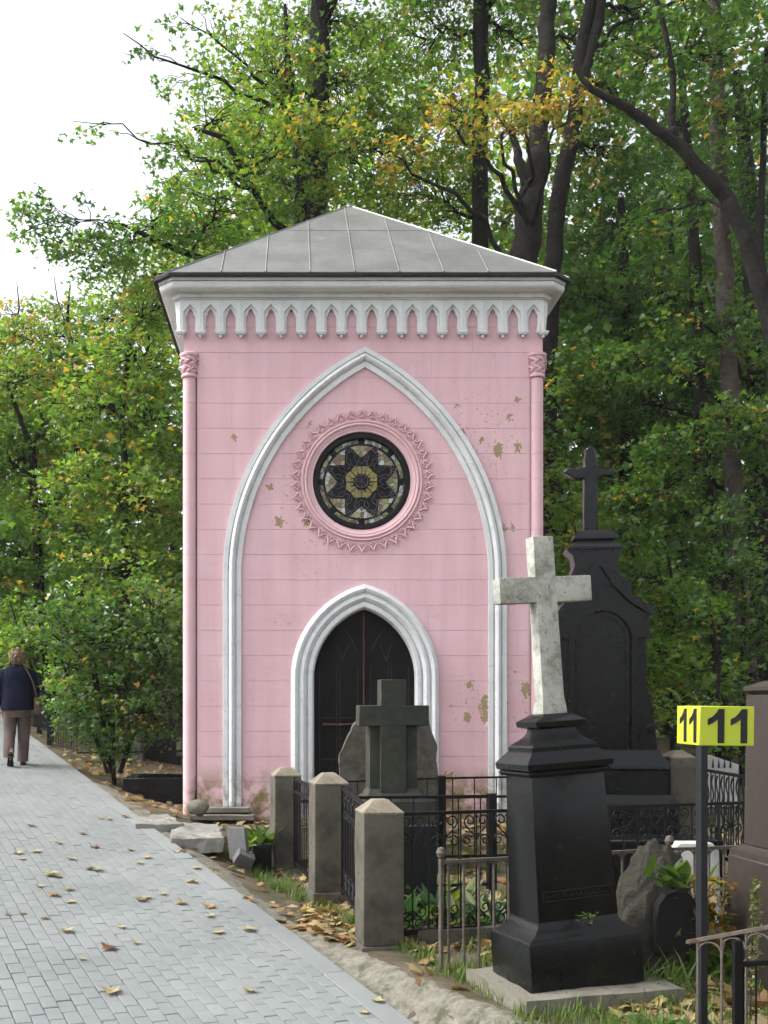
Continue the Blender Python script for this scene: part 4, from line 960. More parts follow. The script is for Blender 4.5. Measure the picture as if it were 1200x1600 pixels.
for i, (px, pt, pb, w, Y, m, lb) in enumerate([(212, 1088, 1165, 20, 17.2, 'grey_stone', 'pale upright gravestone seen between the bush stems'), (250, 1060, 1165, 50, 17.6, 'dark_granite', 'wide dark gravestone behind the diamond fence, beside the chapel'),
        (105, 1040, 1130, 30, 19.0, 'grey_stone', 'narrow grey gravestone above the black gate posts at left'), (140, 1070, 1140, 36, 18.6, 'dark_granite', 'dark gravestone behind the bush at left'), (75, 1050, 1120, 40, 21, 'dark_granite', 'dark gravestone beside the head of the walking person')]):
    s = F / Y; x = (px - CX) / s; g = G(x, Y) - .05; h = EYE - (pt - CY) / s - g
    t = thing('gravestone', lb, 'gravestone', (x, Y, g)); w2 = w / s / 2
    o = MB().prism([(-w2, .12), (w2, .12), (w2, h * .86), (w2 * .6, h * .97), (0, h), (-w2 * .6, h * .97), (-w2, h * .86)], -.07, .07).build('stele', M[m], t); bevel(o, .008)
    MB().box((0, 0, .05), (w2 * 2.6, .3, .16)).build('base', M[m], t)
for i, (px, pt, pb, Y, lb) in enumerate([(78, 1076, 1150, 16.6, 'nearer black gate post with white ball by the path'), (62, 1072, 1136, 17.9, 'farther black gate post with white ball by the path')]):
    s = F / Y; x = (px - CX) / s; g = G(x, Y) - .03; h = EYE - (pt - CY) / s - g
    t = thing('gate_post', lb, 'post', (x, Y, g), 0, 'black posts by the path')
    MB().box((0, 0, h / 2), (.075, .075, h)).build('shaft', M['iron'], t)
    MB().lathe([(.01, h), (.05, h + .012), (.062, h + .04), (.045, h + .075), (.006, h + .09)], 12).build('ball', M['white_stone'], t)
a = Wp(80, 1090, 16.7); b = Wp(64, 1087, 17.8)
fence('bar_fence', 'short black fence between the two white ball posts', a.xy, b.xy, a.z, b.z, .6, .13, [(.012, 1.0), (.012, .1)], scrolls=False)
a = Wp(82, 1106, 16.5); b = Wp(122, 1110, 15.3)
fence('bar_fence', 'black barred fence from the white ball post to the bush', a.xy, b.xy, a.z, b.z, .62, .13, [(.012, 1.0), (.012, .1)], scrolls=False)

# ------------------------------------------------------------ walking person seen from behind
PY = 14.15; px_ = (27 - CX) * PY / F; pg = zpath(px_, PY)
per = thing('person', 'person in navy jacket and taupe trousers walking away up the paved path', 'person', (px_, PY, pg), math.radians(14))
M['skin'] = mat('skin', (.42, .26, .19), rough=.6, var=.05, bump=0)
M['navy'] = mat('navy_cloth', (.007, .009, .022), (.012, .014, .032), rough=.95, spec=.1, scale=10, bump=.5, bscale=30, dist=.01)
M['taupe'] = mat('taupe_cloth', (.085, .064, .058), (.12, .092, .085), rough=.95, spec=.1, scale=7, bump=.5, bscale=22, dist=.012)
M['hair'] = mat('brown_hair', (.10, .062, .032), (.26, .175, .10), rough=.6, scale=26, bump=1, bscale=40, dist=.02)
M['shoe'] = mat('shoe_leather', (.012, .01, .01), rough=.5)
M['bag'] = mat('bag_leather', (.085, .05, .03), (.12, .075, .045), rough=.6)
def ell(c, rx, ry, n=14): return [(c[0] + rx * math.cos(2 * PI * k / n), c[1] + ry * math.sin(2 * PI * k / n), c[2]) for k in range(n)]
# body: one continuous skinned mesh
J = [((0, 0, .80), .10), ((0, 0, 1.02), .11), ((0, 0, 1.18), .11), ((0, .005, 1.28), .05), ((0, .01, 1.345), .055), ((0, .02, 1.43), .075), ((0, .02, 1.48), .05),
     ((-.16, 0, 1.20), .05), ((-.215, .01, .98), .04), ((-.20, .07, .78), .032), ((-.195, .10, .70), .028), ((.16, 0, 1.20), .05), ((.225, -.01, .98), .04), ((.20, .06, .80), .032), ((.19, .10, .73), .028),
     ((-.085, -.02, .76), .085), ((-.095, .01, .42), .055), ((-.085, -.20, .16), .04), ((-.085, -.16, .07), .03), ((.085, .02, .76), .085), ((.08, .06, .42), .055), ((.07, .05, .07), .04), ((.07, .14, .03), .03)]
E = [(0, 1), (1, 2), (2, 3), (3, 4), (4, 5), (5, 6), (2, 7), (7, 8), (8, 9), (9, 10), (2, 11), (11, 12), (12, 13), (13, 14), (0, 15), (15, 16), (16, 17), (17, 18), (0, 19), (19, 20), (20, 21), (21, 22)]
hand_roots = []
for base_, side in ((10, -1), (14, 1)):               # five fingers on each hand
    bxp = Vector(J[base_][0])
    for f_ in range(5):
        dx = (-.018 + .012 * f_) if f_ < 4 else .0
        L_ = (.055, .065, .062, .048, .04)[f_]
        i0 = len(J)
        if f_ < 4:
            J.append(((bxp.x + side * .002, bxp.y + dx, bxp.z - .03), .008)); J.append(((bxp.x - side * .006, bxp.y + dx + .006, bxp.z - .03 - L_ * .6), .0075)); J.append(((bxp.x - side * .02, bxp.y + dx + .012, bxp.z - .03 - L_), .006))
        else:
            J.append(((bxp.x - side * .012, bxp.y + .03, bxp.z - .015), .009)); J.append(((bxp.x - side * .018, bxp.y + .045, bxp.z - .04), .008)); J.append(((bxp.x - side * .02, bxp.y + .048, bxp.z - .06), .006))
        E += [(base_, i0), (i0, i0 + 1), (i0 + 1, i0 + 2)]
bme = bpy.data.meshes.new('body'); bme.from_pydata([j[0] for j in J], E, []); bme.materials.append(M['skin'])
bo = inst('body', bme, per)
sm = bo.modifiers.new('skin', 'SKIN'); bo.modifiers.new('sub', 'SUBSURF').levels = 1
for i, j in enumerate(J): bme.skin_vertices[0].data[i].radius = (j[1], j[1])
bme.skin_vertices[0].data[0].use_root = True
bo.modifiers['sub'].render_levels = 2
jk = MB()
jk.loft([ell((0, .0, z), rx, ry, 18) for z, rx, ry in ((.715, .205, .150), (.74, .212, .155), (.85, .200, .145), (.98, .192, .135), (1.08, .205, .135), (1.17, .212, .125), (1.23, .190, .105), (1.27, .125, .085), (1.295, .075, .07), (1.33, .066, .066))])
for s in (-1, 1):
    sh_ = Vector((s * .172, 0, 1.195)); el = Vector((s * .235, -.015 * s, .97)); wr = Vector((s * .205, .07, .775))
    jk.tube([sh_ - Vector((s * .05, 0, -.02)), sh_, sh_ + (el - sh_) * .5, el, el + (wr - el) * .5, wr], [.05, .068, .064, .056, .052, .046], 12)
jo = jk.build('jacket', M['navy'], per, smooth=60); roughen(jo, .006, 1, 4, 9)
tz = MB()
tz.loft([ell((0, 0, z), rx, ry, 16) for z, rx, ry in ((.62, .165, .125), (.70, .178, .135), (.78, .165, .122))])
def leg(pts):
    tz.loft([ell(c, rx, ry, 14) for c, rx, ry in pts])
leg([((-.10, -.185, .105), .064, .056), ((-.105, -.17, .135), .066, .058), ((-.105, -.15, .20), .070, .066), ((-.10, -.05, .36), .074, .074), ((-.095, .01, .46), .078, .08), ((-.09, .0, .60), .090, .098), ((-.085, 0, .72), .095, .112)])
leg([((.07, .05, .045), .072, .078), ((.072, .05, .10), .070, .074), ((.08, .055, .30), .074, .074), ((.085, .05, .46), .08, .08), ((.088, .02, .60), .090, .098), ((.085, .0, .72), .095, .112)])
to = tz.build('trousers', M['taupe'], per, smooth=60); roughen(to, .006, 1, 7, 9)
def shoe(M_):
    m = MB(); m.loft([[Vector((w * x_, y, h * (z_ if z_ > 0 else 0))) for x_, z_ in ((-1, 0), (1, 0), (.95, .6), (.4, 1), (-.4, 1), (-.95, .6))] for y, w, h in ((-.11, .022, .05), (-.09, .034, .062), (-.02, .034, .066), (.06, .042, .05), (.12, .036, .038), (.145, .016, .026))])
    return m.xf(M_).build('shoe', M['shoe'], per, smooth=50)
shoe(Matrix.Translation((.07, .085, .0)))
shoe(Matrix.Translation((-.085, -.165, .045)) @ Matrix.Rotation(math.radians(-52), 4, 'X') @ Matrix.Translation((0, -.03, 0)))
hb = bmesh.new(); bmesh.ops.create_icosphere(hb, subdivisions=4, radius=1)
for v in hb.verts:
    p = v.co.copy(); k = 1 + .20 * _n.noise(p * 3.2) + .14 * _n.noise(p * 8) + .08 * _n.noise(p * 17)
    wdt = .104 + .020 * max(0, -p.z)
    v.co = Vector((p.x * wdt * k, (p.y * .115 - .012) * k, 1.41 + p.z * .118 * k))
hm = bpy.data.meshes.new('hair'); hb.to_mesh(hm); hb.free(); hm.materials.append(M['hair']); hm.shade_smooth(); inst('hair', hm, per)
bgp = thing('shoulder_bag', 'brown leather shoulder bag hanging at the hip of the walking person', 'bag', (px_, PY, pg), math.radians(14))
q = MB(); q.loft([[(.255 + x, y - .03, z) for x, y in ((-.045, -.10), (.045, -.10), (.045, .10), (-.045, .10))] for z in (.66, .70, .84, .88)]); q.v = [(x if z > .68 else .255 + (x - .255) * .8, y, z) for x, y, z in q.v]
o = q.build('pouch', M['bag'], bgp); bevel(o, .02, 2)
MB().tube([(.245, -.10, .87), (.225, -.135, .98), (.185, -.142, 1.10), (.14, -.118, 1.20), (.10, -.06, 1.268), (.10, .03, 1.27), (.15, .12, 1.16), (.22, .13, 1.0), (.25, .07, .87)], .010, 6).build('strap', M['bag'], bgp)

# ------------------------------------------------------------ foliage
HAZE = 0.00055
def template(kind):
    if kind == 'maple':                               # five lobes
        o = [(0, 0), (.42, -.04), (.36, .20), (.60, .50), (.30, .56), (0, .95), (-.28, .55), (-.62, .47), (-.35, .19), (-.40, -.06)]
        V = [(x, y, -.12 * (x * x + y * y)) for x, y in o] + [(0, .28, .05)]
        Fs = [(10, i, (i + 1) % 10) for i in range(10)]
    elif kind == 'trident':                           # three lobes, for leaves farther off
        o = [(0, 0), (.52, .22), (.20, .40), (0, .95), (-.20, .40), (-.52, .22)]
        V = [(x, y, -.15 * x * x - .06 * y) for x, y in o]
        Fs = [(0, 1, 2), (0, 2, 3), (0, 3, 4), (0, 4, 5)]
    elif kind == 'oval':
        o = [(0, 0), (.20, .25), (.17, .62), (0, 1), (-.17, .62), (-.20, .25)]
        V = [(x, y, -.2 * y * y + .2 * abs(x)) for x, y in o]; Fs = [(0, 1, 2), (0, 2, 3), (0, 3, 4), (0, 4, 5)]
    elif kind == 'diamond':
        V = [(0, 0, 0), (.45, .40, -.06), (0, 1, -.1), (-.45, .45, -.05)]; Fs = [(0, 1, 2), (0, 2, 3)]
    elif kind == 'blade':
        V = [(-.035, 0, 0), (.035, 0, 0), (.028, .4, .06), (-.028, .4, .06), (.015, .75, 0.02), (-.015, .75, 0.02), (0, 1, -.1)]
        Fs = [(0, 1, 2, 3), (3, 2, 4, 5), (5, 4, 6)]
    return np.array(V, float), Fs
TPL = {k: template(k) for k in ('maple', 'trident', 'oval', 'diamond', 'blade')}
def leaf_mesh(name, P, S, C, kind, m, pitch_mu=0.0, pitch_sd=0.6, roll_sd=0.5, yaw=None):
    """P positions, S sizes, C colours; each leaf lies roughly level, tipped by pitch and roll"""
    V, Fs = TPL[kind]; n = len(P); k = len(V)
    ya = rng.uniform(0, 2 * PI, n) if yaw is None else yaw
    pi_ = rng.normal(pitch_mu, pitch_sd, n); ro = rng.normal(0, roll_sd, n)
    cy, sy, cp, sp, cr, sr = np.cos(ya), np.sin(ya), np.cos(pi_), np.sin(pi_), np.cos(ro), np.sin(ro)
    x, y, z = V[:, 0][None, :] * S[:, None], V[:, 1][None, :] * S[:, None], V[:, 2][None, :] * S[:, None]
    x1 = x * cr[:, None] + z * sr[:, None]; z1 = -x * sr[:, None] + z * cr[:, None]
    y2 = y * cp[:, None] - z1 * sp[:, None]; z2 = y * sp[:, None] + z1 * cp[:, None]
    X = x1 * cy[:, None] - y2 * sy[:, None] + P[:, 0][:, None]; Y = x1 * sy[:, None] + y2 * cy[:, None] + P[:, 1][:, None]; Z = z2 + P[:, 2][:, None]
    co = np.stack([X, Y, Z], -1).reshape(-1, 3)
    me = bpy.data.meshes.new(name); me.vertices.add(n * k); me.vertices.foreach_set('co', co.ravel())
    lens = [len(f) for f in Fs]; tot = sum(lens)
    base = np.concatenate([np.array(f) for f in Fs])
    loops = (base[None, :] + (np.arange(n) * k)[:, None]).ravel()
    starts = np.concatenate([[0], np.cumsum(lens)[:-1]]); ls = (starts[None, :] + (np.arange(n) * tot)[:, None]).ravel()
    me.loops.add(n * tot); me.loops.foreach_set('vertex_index', loops.astype(np.int32))
    me.polygons.add(n * len(Fs)); me.polygons.foreach_set('loop_start', ls.astype(np.int32))
    me.update(calc_edges=True)
    at = me.attributes.new('tint', 'FLOAT_COLOR', 'POINT')
    cc = np.concatenate([np.repeat(C, k, axis=0), np.ones((n * k, 1))], 1).astype(np.float32); at.data.foreach_set('color', cc.ravel())
    me.materials.append(m); return me

GREENS = {'green': [(.074, .162, .030), (.098, .195, .034), (.122, .215, .040), (.062, .150, .054)],
          'lime': [(.112, .215, .040), (.140, .238, .046), (.090, .198, .040), (.175, .240, .058)],
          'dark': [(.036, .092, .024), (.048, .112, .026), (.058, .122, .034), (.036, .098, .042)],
          'mid': [(.052, .126, .028), (.070, .150, .030), (.092, .174, .034), (.044, .114, .040)],
          'autumn': [(.36, .24, .07), (.40, .32, .09), (.28, .26, .06), (.17, .23, .05), (.12, .20, .04), (.14, .22, .045), (.34, .18, .06)]}
ACC = np.array([(.42, .34, .06), (.44, .30, .07), (.30, .28, .05), (.36, .21, .07)])
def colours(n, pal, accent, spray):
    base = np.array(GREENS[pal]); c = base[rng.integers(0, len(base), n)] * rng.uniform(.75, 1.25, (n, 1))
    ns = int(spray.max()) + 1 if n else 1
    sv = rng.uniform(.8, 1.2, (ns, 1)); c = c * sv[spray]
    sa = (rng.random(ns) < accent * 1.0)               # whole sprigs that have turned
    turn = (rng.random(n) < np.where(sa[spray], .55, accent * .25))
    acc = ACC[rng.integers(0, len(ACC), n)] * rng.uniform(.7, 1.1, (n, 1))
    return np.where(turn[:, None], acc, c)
def blob(px, py, Y, rx, ry, cov, L, rd=None):
    """leaf positions in an ellipsoid given by its picture size and distance; leaves sit in flat, drooping sprays"""
    s = F / Y; c = np.array(Wp(px, py, Y)); R = np.array([rx / s, rd if rd else max(.6, (rx / s + ry / s) * .5), ry / s])
    n = int(cov * 1.3 * PI * R[0] * R[2] / (.30 * L * L)); per = 26; ns = max(2, n // per)
    d = rng.normal(size=(ns, 3)); d /= np.linalg.norm(d, axis=1)[:, None]; rad = rng.uniform(.15, 1, ns) ** .45
    sc = c + d * R * rad[:, None]
    sp = np.repeat(np.arange(ns), per)
    sr = rng.uniform(.25, .55, ns) * min(1.0, max(.55, R[0] / 1.2))
    a = rng.uniform(0, 2 * PI, ns * per); r = np.sqrt(rng.random(ns * per)) * sr[sp]
    el = rng.uniform(0, PI, ns)                        # sprays are longer than wide
    ux, uy = r * np.cos(a) * 1.35, r * np.sin(a) * .75
    P = sc[sp] + np.stack([ux * np.cos(el[sp]) - uy * np.sin(el[sp]), ux * np.sin(el[sp]) + uy * np.cos(el[sp]), -.35 * r * r / np.maximum(sr[sp], .1) + rng.normal(0, .07, ns * per)], 1)
    return P, sp, sc, c
def polyl(p, q, n=5, sag=.12, jit=.06):
    p = np.array(p, float); q = np.array(q, float); L = np.linalg.norm(q - p); out = []
    for i in range(n):
        t = i / (n - 1); w = p + (q - p) * t; w = w + np.array([0, 0, 1]) * math.sin(PI * t) * sag * L
        if 0 < i < n - 1: w = w + rng.normal(0, jit * L * .5, 3)
        out.append(tuple(w))
    return out
def tree(name, label, Y, trunks, blobs, pal='mid', accent=.06, L=.14, bark='bark', kind='trident', group='trees behind the graves', cat='tree', limbs=True, leafname='crown', base=None, twig=True):
    """trunks: picture polylines (px, py, width px[, dY]); blobs: (px, py, dY, rx, ry, cover[, leaf[, palette[, accent]]])"""
    wood = MB(); tp = []
    b0 = trunks[0][0]; X0 = (b0[0] - CX) * Y / F; g = G(X0, Y) - .1
    root = thing(name, label, cat, (X0, Y, g), 0, group)
    O = np.array([X0, Y, g])
    for ti, tr in enumerate(trunks):
        pts, rr = [], []
        for q in tr:
            yy = Y + (q[3] if len(q) > 3 else 0); w = Wp(q[0], q[1], yy); pts.append(np.array(w) - O); rr.append(q[2] / (F / yy) / 2)
        if ti == 0:
            pts = [np.array([0, 0, 0.])] + pts; rr = [rr[0] * 1.25] + rr
        fine, fr = [], []
        for i in range(len(pts) - 1):
            for k in range(4):
                t = k / 4; fine.append(pts[i] + (pts[i + 1] - pts[i]) * t + rng.normal(0, rr[i] * .10, 3) * (1 if i or k else 0)); fr.append((rr[i] + (rr[i + 1] - rr[i]) * t) * rng.uniform(.96, 1.05))
        fine.append(pts[-1]); fr.append(rr[-1] * .7)
        tp += list(zip(fine, fr))
        if max(fr) < .07: wood.tube([tuple(p) for p in fine], fr, 8); continue
        dense, dr = [], []                            # thick stems get furrowed bark
        for i in range(len(fine) - 1):
            for k in range(4): dense.append(tuple(fine[i] + (fine[i + 1] - fine[i]) * k / 4)); dr.append(fr[i] + (fr[i + 1] - fr[i]) * k / 4)
        v0 = len(wood.v); wood.tube(dense, dr, 22)
        for q_ in range(len(dense)):
            for a_ in range(22):
                j_ = v0 + q_ * 22 + a_; c_ = Vector(dense[q_]); p_ = Vector(wood.v[j_]); d_ = p_ - c_
                w_ = .10 * mnoise.noise(Vector((a_ * 1.1, c_.z * 1.6, ti * 7.3 + b0[0]))) + .07 * mnoise.noise(Vector((a_ * 2.3, c_.z * 5, 2)))
                wood.v[j_] = tuple(c_ + d_ * (1 + w_))
    PP, SS, CC = {}, {}, {}
    T = np.array([p for p, r in tp]); TR = np.array([r for p, r in tp])
    for bl in blobs:
        px, py, dY, rx, ry, cov = bl[:6]; l_ = (bl[6] if len(bl) > 6 and bl[6] else L); l_ = l_ * .82 if l_ < .2 else l_; pl = bl[7] if len(bl) > 7 and bl[7] else pal; ac = bl[8] if len(bl) > 8 else accent
        P, sp, sc, c = blob(px, py, Y + dY, rx, ry, cov, l_)
        n = len(P); kd = kind if l_ < .22 else 'diamond'
        PP.setdefault(kd, []).append(P - O); SS.setdefault(kd, []).append(rng.uniform(.65, 1.2, n) * l_); CC.setdefault(kd, []).append(colours(n, pl, ac, sp))
        if limbs and len(T):
            cl = c - O; hd = np.linalg.norm(T[:, :2] - cl[:2], axis=1); want = cl[2] - .32 * hd
            i = int(np.argmin(np.abs(T[:, 2] - want) + .35 * hd)); r0 = min(TR[i] * .55, .02 + .013 * np.linalg.norm(cl - T[i]))
            R3 = np.array([rx, (rx + ry) / 2, ry]) / (F / (Y + dY)); dv = cl - T[i]; dv = dv / max(1e-3, np.linalg.norm(dv)); end = cl + dv * R3 * .40
            ln = polyl(T[i], end, 10, .05, .05); wood.tube(ln, [r0 * (1 - .85 * k / 9) for k in range(10)], 6)
            if twig:
                lnp = np.array(ln[2:]); lnp = np.concatenate([lnp, (lnp[1:] + lnp[:-1]) / 2])
                for s_ in sc[:: max(1, len(sc) // 46)]:
                    q = s_ - O; j = int(np.argmin(np.linalg.norm(lnp - dv * .35 - q + dv * .7, axis=1) + rng.uniform(0, .5, len(lnp)))); wood.tube(polyl(lnp[j], q, 5, .06, .12), [.011, .009, .007, .005, .003], 3)
    wood.build('trunk', M[bark], root, smooth=60)
    for kd in PP:
        me = leaf_mesh('crown', np.concatenate(PP[kd]), np.concatenate(SS[kd]), np.concatenate(CC[kd]), kd, M['leaf'], -.25, .55, .55)
        inst(leafname if leafname else 'crown', me, root)
    return root

# --- the trees that rise behind the chapel
tree('maple_tree', 'tall maple with bare forked trunk rising behind the left side of the chapel roof', 18.6,
     [[(492, 700, 62), (490, 330, 44), (492, 180, 40), (498, 90, 34), (500, 20, 28), (488, -60, 20), (480, -260, 12)], [(472, 520, 24, -.4), (470, 330, 22, -.4), (466, 230, 16, -.3), (450, 110, 10), (445, 0, 6)],
      [(500, 40, 18), (520, 5, 14), (540, -60, 10)], [(480, 380, 14, -.5), (430, 350, 12, -.9), (385, 280, 10, -1.2), (350, 215, 8, -1.4), (300, 200, 5, -1.5)], [(360, 420, 12, .2), (280, 392, 10, -.4), (190, 350, 6, -.8)]],
     [(420, 110, -.6, 95, 75, 1.3, .13, 'lime', .10), (350, 190, -1, 75, 60, 1.1, .13, 'lime', .06), (440, 250, -1.2, 105, 80, 1.7, .13, 'lime', .10), (330, 330, -1.2, 120, 55, 1.5, .13, 'green', .06),
      (235, 350, -1, 95, 45, 1.1, .13, 'green', .05), (120, 355, -1, 85, 50, 1.0, .13, 'dark', .02), (200, 420, -.6, 90, 30, 1.2, .13, 'green', .08), (560, 130, .3, 80, 90, 1.3, .13, 'lime', .14), (590, 240, .6, 80, 80, 1.6, .13, 'lime', .08),
      (400, 395, .4, 120, 40, 1.6, .13, 'lime', .08), (245, 225, -1.6, 60, 32, .9, .13, 'green', .03), (310, 40, -1.2, 90, 30, .6, .13, 'green', .03), (215, 60, -1.4, 60, 30, .16, .13, 'dark', 0), (135, 195, -1.6, 55, 35, .22, .13, 'green', .0),
      (450, 60, 1.5, 90, 70, 1.5, .13, 'lime', .06), (400, 180, 1.8, 110, 80, 1.8, .13, 'lime', .06), (470, 300, 1.5, 90, 50, 1.8, .13, 'lime', .06), (300, 270, 1.2, 60, 60, 1.2, .13, 'lime', .05), (290, 130, 1.0, 45, 50, .7, .13, 'green', .03), (320, 380, 1.5, 120, 45, 2.0, .13, 'lime', .08), (150, 395, 1.0, 80, 40, 1.3, .13, 'green', .04), (70, 350, -.6, 50, 40, .9, .13, 'green', .02),
      (240, 440, 1.2, 80, 30, 1.8, .13, 'lime', .10), (510, 190, -1.8, 70, 55, 1.3, .13, 'lime', .45), (540, 40, .5, 90, 50, 1.2, .13, 'green', .06), (470, -170, 0, 260, 110, .9, .24, 'green', .02)], 'lime')
tree('maple_tree', 'straight dark trunked maple behind the right half of the chapel roof', 20.2,
     [[(749, 760, 30), (749, 390, 26), (751, 200, 24), (752, 60, 23), (748, -60, 20), (745, -300, 12)], [(752, 20, 10), (772, 0, 9), (790, -60, 7)]],
     [(640, 60, .5, 110, 80, 1.5, .13, 'green', .10), (690, 190, .2, 95, 80, 1.4, .13, 'lime', .10), (650, 310, .6, 100, 70, 1.9, .13, 'lime', .12), (800, 60, 1, 80, 70, 1.4, .13, 'green', .08), (730, 300, 1.4, 60, 70, 1.3, .13, 'lime', .06),
      (700, -30, 0, 140, 50, 1.3, .13, 'green', .05), (750, -230, 0, 230, 130, 1.0, .26, 'green', .02)], 'green')
tree('maple_tree', 'leaning grey trunked maple with a side fork above the chapel roof', 19.0,
     [[(806, 760, 52), (816, 420, 44), (824, 340, 42), (832, 290, 38), (842, 220, 30), (850, 130, 26), (856, 40, 25), (860, -40, 22), (866, -280, 14)], [(830, 292, 22, -.1), (816, 270, 18, -.2), (806, 230, 11, -.3), (796, 195, 7, -.4)]],
     [(780, 190, -2.2, 80, 45, 1.0, .13, 'autumn', .3), (840, 145, -2.4, 70, 36, 1.2, .13, 'autumn', .3), (885, 175, -2.4, 55, 32, 1.0, .13, 'autumn', .3), (710, 175, -2.2, 60, 45, .8, .13, 'autumn', .25), (620, 250, -2.0, 60, 50, .6, .13, 'autumn', .25), (820, 340, 1.6, 50, 80, .9, .13, 'lime', .08), (940, 60, .5, 80, 60, 1.2, .13, 'green', .08),
      (880, -60, 0, 160, 60, 1.2, .14, 'green', .04), (860, -260, 0, 240, 130, 1.1, .26, 'green', .02)], 'green', bark='bark_grey')
tree('maple_tree', 'slim dark trunk forking high, at the right corner of the chapel roof', 18.2,
     [[(848, 760, 34), (862, 420, 27), (872, 340, 26), (884, 250, 24), (896, 190, 23), (916, 110, 20), (934, 40, 16), (950, -60, 12)], [(892, 205, 18, .05), (908, 90, 20, .05), (924, 0, 18, .05), (935, -150, 12, .05)], [(918, 105, 8), (960, 40, 6), (1010, 20, 4)]],
     [(960, 150, 1.6, 80, 70, 1.1, .13, 'green', .1), (930, 250, 1.8, 80, 80, 1.4, .13, 'mid', .1), (1000, 30, 1.0, 90, 60, 1.2, .13, 'mid', .06), (940, -220, 0, 220, 120, 1.1, .26, 'mid', .02)], 'mid')
tree('leaning_maple', 'dark trunk bending in a long arch to the left across the upper right', 15.6,
     [[(1268, 980, 38), (1255, 760, 34), (1228, 580, 29), (1196, 470, 26), (1165, 375, 25), (1138, 312, 23), (1100, 268, 21), (1050, 218, 18), (1000, 182, 15), (960, 158, 13), (925, 140, 10), (900, 112, 6)],
      [(1052, 218, 16), (1050, 180, 11), (1052, 120, 9), (1040, 50, 8), (1020, -20, 6)], [(1196, 470, 16, .6), (1186, 380, 13, .8), (1192, 260, 10, .9), (1198, 60, 8, 1)]],
     [(1090, 90, .5, 120, 70, 1.2, .13, 'mid', .06), (1000, 100, .8, 70, 50, .9, .13, 'mid', .1), (1160, 190, 1, 90, 80, 1.2, .13, 'mid', .05), (1040, 330, 1.2, 80, 70, .9, .13, 'mid', .08), (1180, 330, 1.4, 70, 80, 1.0, .13, 'dark', .04), (1150, -20, 0, 160, 60, 1.2, .14, 'mid', .04), (1150, -230, 0, 260, 140, 1.2, .26, 'dark', .02)], 'mid', group='trees behind the graves')
tree('pine_tree', 'tall straight pinkish grey trunk at the far right, bare of low branches', 17.2,
     [[(1166, 1060, 34), (1154, 925, 28), (1146, 760, 27), (1136, 520, 26), (1130, 400, 25), (1120, 150, 22), (1112, -80, 18), (1108, -300, 12)]],
     [(1190, 640, -1.0, 50, 40, 1.0, .13, 'mid', .03), (1120, -260, 0, 180, 120, 1.0, .24, 'dark', 0), (1085, 460, 1.4, 60, 50, .8, .13, 'dark', .06)], 'dark', bark='bark_pink')
tree('slim_tree', 'curved slim dark trunk left of the pinkish trunk, over the undergrowth', 18.4,
     [[(1128, 1040, 26), (1118, 870, 24), (1098, 760, 24), (1092, 560, 20), (1086, 400, 18), (1078, 250, 14), (1060, 80, 10)]],
     [(1010, 480, .6, 90, 80, 1.5, .13, 'dark', .06), (1080, 600, .8, 80, 70, 1.3, .13, 'dark', .05), (970, 620, .4, 70, 80, 1.5, .13, 'mid', .08), (1060, 200, .5, 90, 60, 1.0, .13, 'mid', .1)], 'dark')
tree('slim_tree', 'dark slim trunk directly behind the cross of the black monument', 19.4,
     [[(978, 1040, 30), (976, 850, 26), (982, 640, 22), (978, 470, 18), (970, 300, 12)]],
     [(920, 470, 0, 80, 70, 1.9, .13, 'mid', .05), (940, 580, -.6, 90, 60, 1.8, .13, 'mid', .08), (900, 680, -.4, 60, 70, 1.6, .13, 'mid', .06), (1000, 720, 0, 80, 60, 1.4, .13, 'dark', .06), (960, 360, .6, 90, 60, 1.5, .13, 'dark', .06)], 'mid')
tree('slim_tree', 'dark trunk at the right margin among hanging maple leaves', 18.0,
     [[(1192, 1060, 40), (1190, 820, 36), (1180, 560, 30), (1172, 300, 24), (1150, 100, 16)]],
     [(1010, 560, -1.5, 80, 50, 1.3, .13, 'mid', .05), (1100, 500, -1.2, 90, 60, 1.2, .13, 'mid', .04), (1060, 700, -1.6, 90, 50, 1.4, .13, 'mid', .05), (1150, 660, -1.4, 80, 50, 1.3, .13, 'green', .04), (1180, 560, -.5, 70, 60, 1.4, .13, 'mid', .04), (1190, 740, -.8, 60, 60, 1.3, .13, 'mid', .04), (1130, 430, .6, 60, 60, .9, .13, 'dark', .05)], 'dark')
for i, (px, w, top, Y) in enumerate([(1062, 16, 560, 22), (1040, 12, 640, 24), (1018, 13, 520, 25), (950, 14, 560, 26)]):
    tree('bare_trunk', ['thin dark trunk between the black cross and the curved trunk, nearest of four', 'second thin dark trunk in the gloom right of the black cross', 'thin straight trunk deep in the wood right of the black cross', 'faintest thin trunk far back behind the black cross'][i], Y,
         [[(px, 1020, w), (px + rng.uniform(-8, 8), 800, w), (px + rng.uniform(-14, 14), top, w * .7), (px + rng.uniform(-20, 20), top - 250, w * .5)]], [(px, top - 120, 0, 70, 70, 1.0, .18, 'dark', .03), (px + 20, top - 280, 0, 90, 80, .8, .18, 'dark', .03)], 'dark')
